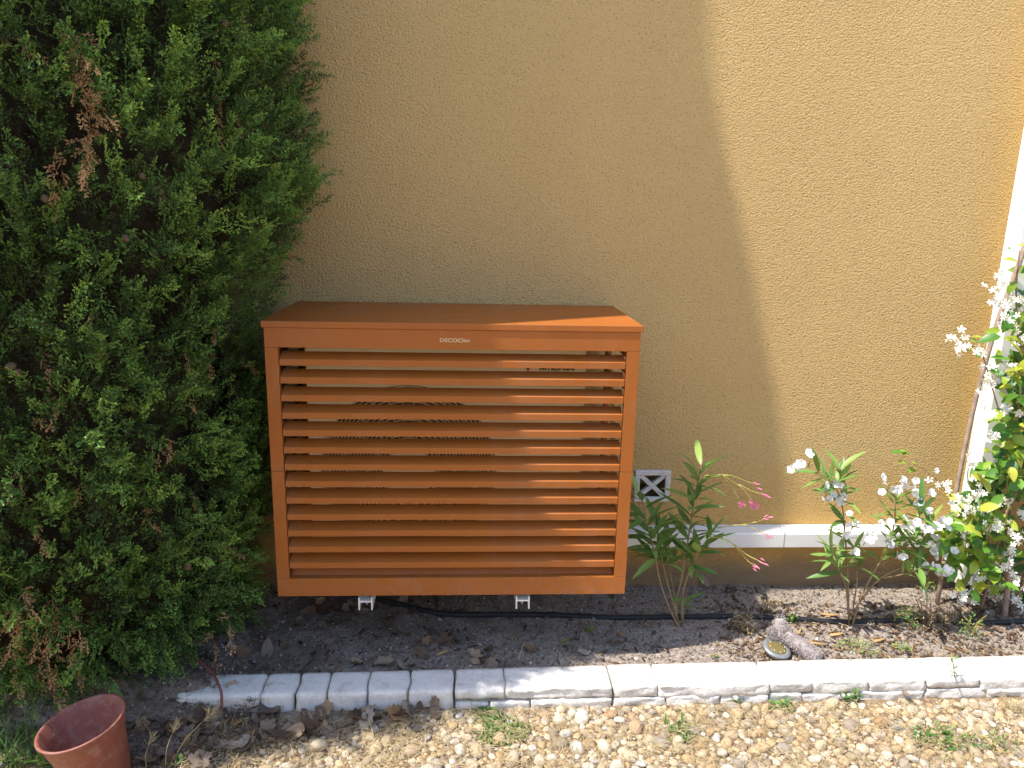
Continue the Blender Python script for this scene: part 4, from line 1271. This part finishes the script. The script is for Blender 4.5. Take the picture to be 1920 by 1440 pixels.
# ------------------------------------------------------------------ bark mulch and wood chips
Vs, Fs, off = [], [], 0
cube_f = np.array([(0,3,2,1),(4,5,6,7),(0,1,5,4),(1,2,6,5),(2,3,7,6),(3,0,4,7)])
def chip_v(l, w, h): return np.array([(-l,-w,-h),(l,-w*.6,-h),(l*.9,w*.7,-h),(-l*.9,w,-h),(-l,-w,h),(l,-w*.6,h),(l*.9,w*.7,h),(-l*.9,w,h)], float)
for k in range(3200):
    x = gr.uniform(.95, 2.4) if k < 2700 else gr.uniform(-.9, .95); y = gr.uniform(-.60, -.03)
    if y < KY(x, 'b') + .012: continue
    if gr.random() > .45 + .8 * hnoise(x, y, 4, 6) + (.25 if y < -.15 else -.2): continue
    l = gr.uniform(.003, .016); v = chip_v(l, l * gr.uniform(.10, .5), gr.uniform(.0006, .0016))
    R = rot_to(np.array([gr.normal(0, .35), gr.normal(0, .35), 1]), gr.uniform(0, 6.28))
    Vs.append(v @ R.T + np.array([x, y, soil_h(x, y) + gr.uniform(.002, .008)])); Fs.append(cube_f + off); off += 8
o = link('bark_mulch', npmesh('bark_mulch', np.concatenate(Vs), np.concatenate(Fs)), M['mulch']); tag(o, 'scattered bark mulch on the sunlit end of the bed', 'mulch', kind='stuff')
for px, py, l, a, lab in ((1556, 1149, .034, -.35, 'long pale wood chip lying behind the black pipe left of the white oleander'), (1500, 1180, .020, .9, 'thin pale wood splinter right of the plush toy'), (1570, 1185, .026, .05, 'flat tan wood chip in front of the white oleander foot'),
                          (1405, 1176, .026, -.2, 'grey wood chip left of the plush toy'), (830, 1225, .022, .5, 'pale splinter of wood on the shaded soil behind the edging'), (1530, 1205, .030, -.5, 'rusty brown bark piece touching the right side of the plush toy'), (1650, 1195, .026, .2, 'brown bark strip right of the white oleander foot')):
    p = atz(px, py, .014); v = chip_v(l, l * .22, .002)
    me = npmesh('wood_chip', v, cube_f)
    o = link('wood_chip', me, M['chip']); o.location = (p.x, p.y, soil_h(p.x, p.y) + .009); o.rotation_euler = (.15, -.12, a); tag(o, lab, 'wood chip')

# ------------------------------------------------------------------ straw, grasses and weeds
def blades(n, area, L, wid, seed, flat=.25, curl=.6, zfun=None):
    r = np.random.default_rng(seed); V = []; F = []
    for _ in range(n):
        x, y = area(r); z = zfun(x, y) if zfun else -.012
        if x is None: continue
        a = r.uniform(0, 6.28); el = r.uniform(0, flat); l = r.uniform(*L); w = wid * r.uniform(.6, 1.3)
        d = np.array([math.cos(a) * math.cos(el), math.sin(a) * math.cos(el), math.sin(el)]); s = np.array([-math.sin(a), math.cos(a), 0])
        turn = r.normal(0, curl); p = np.array([x, y, z]); b = len(V); K = 4
        for i in range(K + 1):
            ww = w * (1 - i / K * .85)
            V.append(p - s * ww); V.append(p + s * ww)
            c, q = math.cos(turn / K), math.sin(turn / K)
            d = np.array([d[0] * c - d[1] * q, d[0] * q + d[1] * c, d[2] - el * 1.6 / K * curl]); s = np.array([-d[1], d[0], 0]); s /= np.linalg.norm(s) + 1e-9
            p = p + d * l / K
            p[2] = max(p[2], z)
        for i in range(K): F.append((b+2*i, b+2*i+1, b+2*i+3, b+2*i+2))
    return V, F
def area_gravel(r):
    while True:
        x, y = r.uniform(-.75, 2.2), r.uniform(-1.08, -.75)
        if r.random() < .35 + .9 * max(0, mnoise.noise(Vector((x * 3.3, y * 3.3, 2)))): return x, y
V, F = blades(9000, area_gravel, (.02, .075), .0008, 5, .45, 1.2, lambda x, y: -.004 + .012 * random.random())
o = link('dry_straw', npmesh('dry_straw', V, F), M['straw']); tag(o, 'dry straw and grass stems strewn over the pebbles', 'straw', kind='stuff')
V, F = blades(700, lambda r: (r.uniform(.9, 2.3), r.uniform(-.58, -.03)), (.02, .06), .0009, 15, .5, .7, lambda x, y: soil_h(x, y) + .004)
o = link('dry_straw', npmesh('dry_straw', V, F), M['straw']); tag(o, 'dry stems strewn over the soil round the white oleander', 'straw', kind='stuff')
V, F = blades(500, lambda r: (r.uniform(-.85, .9), r.uniform(-.58, -.05)), (.02, .07), .0007, 16, .4, .7, lambda x, y: soil_h(x, y) + .003)
o = link('dry_straw', npmesh('dry_straw', V, F), M['twig']); tag(o, 'dull dry stems strewn over the shaded soil under the cover', 'straw', kind='stuff')

def tuft_mesh(p, n, L, wid, lean=.6, seed=1):
    r = np.random.default_rng(seed); V = []; F = []
    for _ in range(n):
        a = r.uniform(0, 6.28); el = r.uniform(.5, 1.45); l = r.uniform(*L); w = wid * r.uniform(.6, 1.2)
        d = np.array([math.cos(a) * math.cos(el), math.sin(a) * math.cos(el), math.sin(el)]); s = np.array([-math.sin(a), math.cos(a), 0])
        q = np.array(p) + np.array([r.normal(0, .012), r.normal(0, .012), 0]); b = len(V); K = 5
        for i in range(K + 1):
            ww = w * (1 - (i / K) ** 2 * .95)
            V += [q - s * ww, q + s * ww]; q = q + d * l / K
            d = d + np.array([math.cos(a), math.sin(a), -1.0]) * lean * .16 * r.uniform(.6, 1.4); d /= np.linalg.norm(d)
        for i in range(K): F.append((b+2*i, b+2*i+1, b+2*i+3, b+2*i+2))
    return V, F
def tuft(name, p, n, L, wid, mat, lab, cat, grp=None, lean=.6, seed=1):
    V, F = tuft_mesh(p, n, L, wid, lean, seed)
    root = empty(name, p); tag(root, lab, cat, grp)
    link('blades', npmesh('blades', V, F), M[mat], root); return root
gl = [(30, 1390), (75, 1425), (15, 1445), (160, 1448), (20, 1425), (60, 1400), (5, 1370), (95, 1438), (45, 1445), (130, 1452), (0, 1410)]
GV, GF = [], []
for k, (px, py) in enumerate(gl):
    p = atz(px, py, -.015); V, F = tuft_mesh(p, 26, (.03, .13), .0024, .9, 60 + k)
    GF += [tuple(i + len(GV) for i in f) for f in F]; GV += V
o = link('grass', npmesh('grass', GV, GF), M['grass']); tag(o, 'green grass at the lower left beside the flowerpot', 'grass', kind='stuff')
for k, (px, py, n, lab) in enumerate(((1060, 1246, 16, 'tuft of dry blond grass behind the white edging, nearest the cover'), (1700, 1270, 9, 'thin dry grass sprig rising in front of the white edging near the jasmine'), (1900, 1330, 26, 'dry grass tuft at the right edge of the pebbles'), (965, 1245, 8, 'sparse dry grass on the shaded soil behind the edging'))):
    tuft('dry_grass', atz(px, py, .0), n, (.03, .085), .0010, 'straw', lab, 'grass', None, .5, 90 + k)
def weed(name, p, n, spread, leaf_l, leaf_w, mat, lab, cat, h=.03, seed=1, grp=None, stems_=0):
    r = np.random.default_rng(seed); V = []; F = []
    for _ in range(n):
        a = r.uniform(0, 6.28); rr = spread * math.sqrt(r.random())
        c = np.array(p) + np.array([rr * math.cos(a), rr * math.sin(a) * .7, r.uniform(.002, h) * (1 - .5 * rr / spread)])
        d = r.normal(0, 1, 3); d[2] = abs(d[2]) * .6; d /= np.linalg.norm(d)
        s = np.cross(d, [0, 0, 1]); s /= np.linalg.norm(s) + 1e-9
        l = leaf_l * r.uniform(.6, 1.2); w = leaf_w * r.uniform(.6, 1.2); b = len(V)
        u = np.array([0, 0, .25 * w])
        V += [c, c + d * l * .4 + s * w + u, c + d * l * .75 + s * w * .7 + u, c + d * l, c + d * l * .75 - s * w * .7 + u, c + d * l * .4 - s * w + u]
        F += [(b, b+1, b+2, b+3), (b, b+3, b+4, b+5)]
    root = empty(name, p); tag(root, lab, cat, grp)
    link('leaves', npmesh('leaves', V, F), M[mat], root)
    if stems_:
        mb = MB()
        for _ in range(stems_):
            a = r.uniform(0, 6.28); e = Vector(p) + Vector((spread * .8 * math.cos(a), spread * .6 * math.sin(a), h * r.uniform(.5, 1)))
            mb.tube([Vector(p), Vector(p).lerp(e, .5) + Vector((0, 0, h * .25)), e], [.0012, .001, .0006], 5)
        mb.build('stems', M['stemB'], root, True)
    return root
W_ = [((940, 1375), 520, .085, .015, .0034, 'weed', 'feathery green weed creeping over pebbles in front of the cover', .022, 4), ((915, 1345), 160, .05, .014, .0034, 'weed', 'small feathery weed against the edging in front of the cover', .02, 3), ((1465, 1330), 70, .036, .016, .006, 'weed', 'bright round-leaved weed at the edging foot below the plush', .03, 3), ((1380, 1318), 26, .022, .014, .005, 'weed', 'low dark green weed at the edging foot beside the orange leaf', .025, 3),
      ((1590, 1312), 40, .034, .026, .0046, 'weed', 'leggy green weed at the edging foot below the white oleander', .05, 4), ((1275, 1375), 46, .055, .038, .0048, 'weed', 'fallen green sprig of narrow leaves on the pebbles', .02, 3), ((1760, 1390), 90, .085, .028, .0045, 'weed', 'loose weed with narrow leaves at the lower right on pebbles', .03, 5), ((1860, 1400), 60, .07, .02, .003, 'grass', 'thin green weed at the right corner of the pebbles', .04, 5),
      ((1610, 1222), 230, .085, .008, .0032, 'succ', 'low succulent ground plant with orange tips behind the white edging', .028, 3), ((1690, 1222), 60, .035, .010, .0038, 'succ', 'small green succulent right of the orange-tipped one', .03, 2), ((1485, 1170), 46, .022, .010, .0038, 'weed', 'bright green seedling clump beside the plush toy', .05, 3), ((1108, 1185), 30, .020, .010, .0035, 'succ', 'small yellow-green weed on the shaded soil right of the brackets', .03, 3),
      ((1060, 1215), 14, .018, .013, .005, 'weed', 'tiny dark green seedling on shaded soil behind the edging', .04, 2), ((1820, 1195), 110, .05, .016, .0022, 'succ', 'spindly yellow-green weed in front of the jasmine', .10, 6), ((1705, 1175), 120, .06, .020, .0032, 'weed', 'bushy green weed right of the white oleander foot', .09, 6), ((1735, 1105), 70, .035, .018, .0026, 'succ', 'pale green shoot on the dry stump beneath the white flowers', .06, 5), ((1340, 1240), 10, .015, .010, .004, 'weed', 'tiny seedling at the back edge of the edging', .02, 2),
      ((230, 1425), 14, .03, .016, .007, 'weed', 'round-leaved green weed in front of the flowerpot', .05, 3), ((330, 1438), 10, .02, .018, .006, 'weed', 'single green leaf shoot among the rust-orange leaves', .03, 2), ((1900, 1290), 40, .04, .016, .004, 'weed', 'green weed at the far right edging foot', .04, 4)]
for k, (pix, n, sp, ll, lw, mat, lab, h, ns) in enumerate(W_):
    p = atz(*pix, .0 if pix[1] < 1260 else -.015)
    if pix[1] < 1260: p.z = soil_h(p.x, p.y)
    weed('weed', p, n, sp, ll, lw, mat, lab, 'weed', h, 120 + k, None, ns)
# tall thin weed in front of the edging
p = atz(1790, 1305, -.015); root = empty('weed', p); tag(root, 'tall single-stemmed weed standing before the sunlit edging', 'weed')
e = at(1785, 1228, p.y + .005); mid = p.lerp(e, .5) + Vector((.004, 0, 0))
MB().tube(smooth_path([p, mid, e], 4), [.0022 - .0001 * i for i in range(9)], 6).build('stem', M['stemB'], root, True)
wl = leaf_mesh('leaf', .030, .0034, 4, .2, .2)
for k in range(16):
    t = .25 + .75 * k / 15; a = k * 2.4
    put('leaf', wl, M['oleaf2'], root, p.lerp(e, t), (math.cos(a), math.sin(a), .5), (0, 0, 1), pr.uniform(.6, 1.1))
# dead twiggy clumps
def twiggy(p, n, h, lab, seed, mat='twig', spread=.06):
    r = random.Random(seed); root = empty('dry_plant', p); tag(root, lab, 'dry plant')
    for _ in range(n):
        a = r.uniform(0, 6.28); e = Vector(p) + Vector((spread * math.cos(a) * r.uniform(.3, 1), spread * .7 * math.sin(a) * r.uniform(.3, 1), h * r.uniform(.5, 1)))
        m = Vector(p).lerp(e, .5) + Vector((r.uniform(-.01, .01), r.uniform(-.01, .01), .01))
        MB().tube(smooth_path([Vector(p), m, e], 3), [.0018 - .0002 * i for i in range(7)], 5).build('twig', M[mat], root, True)
    V, F = blades(n * 14, lambda q: (p[0] + q.normal(0, spread * .5), p[1] + q.normal(0, spread * .35)), (.012, .03), .0016, seed, 1.2, 1.0, lambda x, y: p[2] + r.random() * h * .8)
    o = link('dead_leaves', npmesh('dead_leaves', V, F), M['straw'], root); tag(o, kind='stuff')
for pix, n, h, lab, sd2, sp in (((1395, 1185), 12, .09, 'withered brown plant left of the plush toy at the shadow edge', 1, .05), ((1735, 1180), 16, .16, 'dry twiggy stump between white oleander and jasmine', 2, .07), ((1440, 1150), 8, .06, 'withered blond plant behind the plush toy', 3, .06), ((1775, 1175), 7, .10, 'dark dead root stub left of the jasmine', 4, .04)):
    p = atz(*pix, 0); p.z = soil_h(p.x, p.y); twiggy(p, n, h, lab, sd2, spread=sp)
# wild barley by the pot
def barley(p, e, head, lab, seed):
    r = np.random.default_rng(seed); root = empty('dry_grass_stalk', p); tag(root, lab, 'grass stalk')
    p, e = Vector(p), Vector(e); m = p.lerp(e, .5) + Vector((.0, -.01, .015))
    pts = smooth_path([p, m, e], 5); MB().tube(pts, [.0014 - .00006 * i for i in range(len(pts))], 5).build('stem', M['straw'], root, True)
    ax = (pts[-1] - pts[-3]).normalized(); P, Q = [], []
    for k in range(70):
        t = r.random(); b = e + ax * head * t * .6; d = (ax * 1.0 + Vector(r.normal(0, .33, 3))).normalized()
        P.append(b); Q.append(b + d * head * r.uniform(.3, .6))
    q = seg_quads(np.array(P), np.array(Q), np.full(len(P), .0009), r.normal(0, 1, (len(P), 3)))
    link('seed_head', npmesh('seed_head', q.reshape(-1, 3), np.arange(len(P)*4).reshape(-1, 4)), M['straw'], root)
for (a, b, hd, lab) in (((325, 1425), (378, 1355), .06, 'longest dry barley stalk with pale bushy head over the leaf heap'), ((310, 1440), (322, 1378), .045, 'upright dry barley stalk among the rust-orange leaves'), ((275, 1445), (278, 1400), .045, 'short dry barley stalk nearest the flowerpot'),
                        ((235, 1460), (222, 1405), .04, 'dry barley stalk leaning left across the flowerpot'), ((210, 1455), (185, 1425), .045, 'dry barley stalk bending low in front of the flowerpot')):
    p = atz(*a, -.012); barley(p, at(*b, p.y + .02), hd, lab, a[0])
for k, (pix, lab) in enumerate((([(255, 1330), (275, 1362), (292, 1385)], 'dark bare twig lying right of the flowerpot'), ([(120, 1312), (60, 1318), (20, 1326)], 'thin dark twig behind the flowerpot'), ([(672, 1338), (690, 1345), (700, 1380)], 'bent pale twig on the leaf heap before the edging'))):
    pts = [atz(px, py, .004 + .004 * i) for i, (px, py) in enumerate(pix)]
    o = MB().tube(smooth_path(pts, 4), .0035 if k < 2 else .0016, 6).build('twig', M['twig'] if k < 2 else M['straw'], None, True); tag(o, lab, 'twig')

# brown needle litter under the cypress
V, F = blades(4500, lambda r: (r.uniform(-1.45, -.58), r.uniform(-1.02, -.52)), (.012, .045), .0009, 44, .35, .9, lambda x, y: (soil_z(x, y) + .004 if y > -.80 else -.006) + .006 * random.random())
o = link('needle_litter', npmesh('needle_litter', V, F), M['mulch']); tag(o, 'brown needle litter on the ground under the cypress', 'litter', kind='stuff')

Vs, Fs, off = [], [], 0
for k in range(2600):
    x, y = gr.uniform(-1.45, -.60), gr.uniform(-.95, -.50); r_ = gr.uniform(.002, .007)
    v = oct_v * r_ * gr.uniform(.6, 1.3, (6, 3))
    Vs.append(v @ rot_to(gr.normal(0, 1, 3), gr.uniform(0, 6)).T + np.array([x, y, (soil_z(x, y) if y > -.80 else -.012) + r_ * .3])); Fs.append(oct_f + off); off += 6
o = link('soil_crumbs', npmesh('soil_crumbs', np.concatenate(Vs), np.concatenate(Fs)), M['crumb']); tag(o, 'dark soil crumbs heaped between the flowerpot and the edging end', 'soil', kind='stuff')
for k in range(16):
    x, y = lr.uniform(-1.05, -.66), lr.uniform(-.86, -.62); q = lr.randrange(6)
    drop(x, y, max(soil_z(x, y), -.012) + .012, lr.uniform(.014, .032), 'dry %s leaf on the dark ground between flowerpot and cypress' % SHAPE[q], 'dry leaves under the cypress', 'dleaf', DL[q])
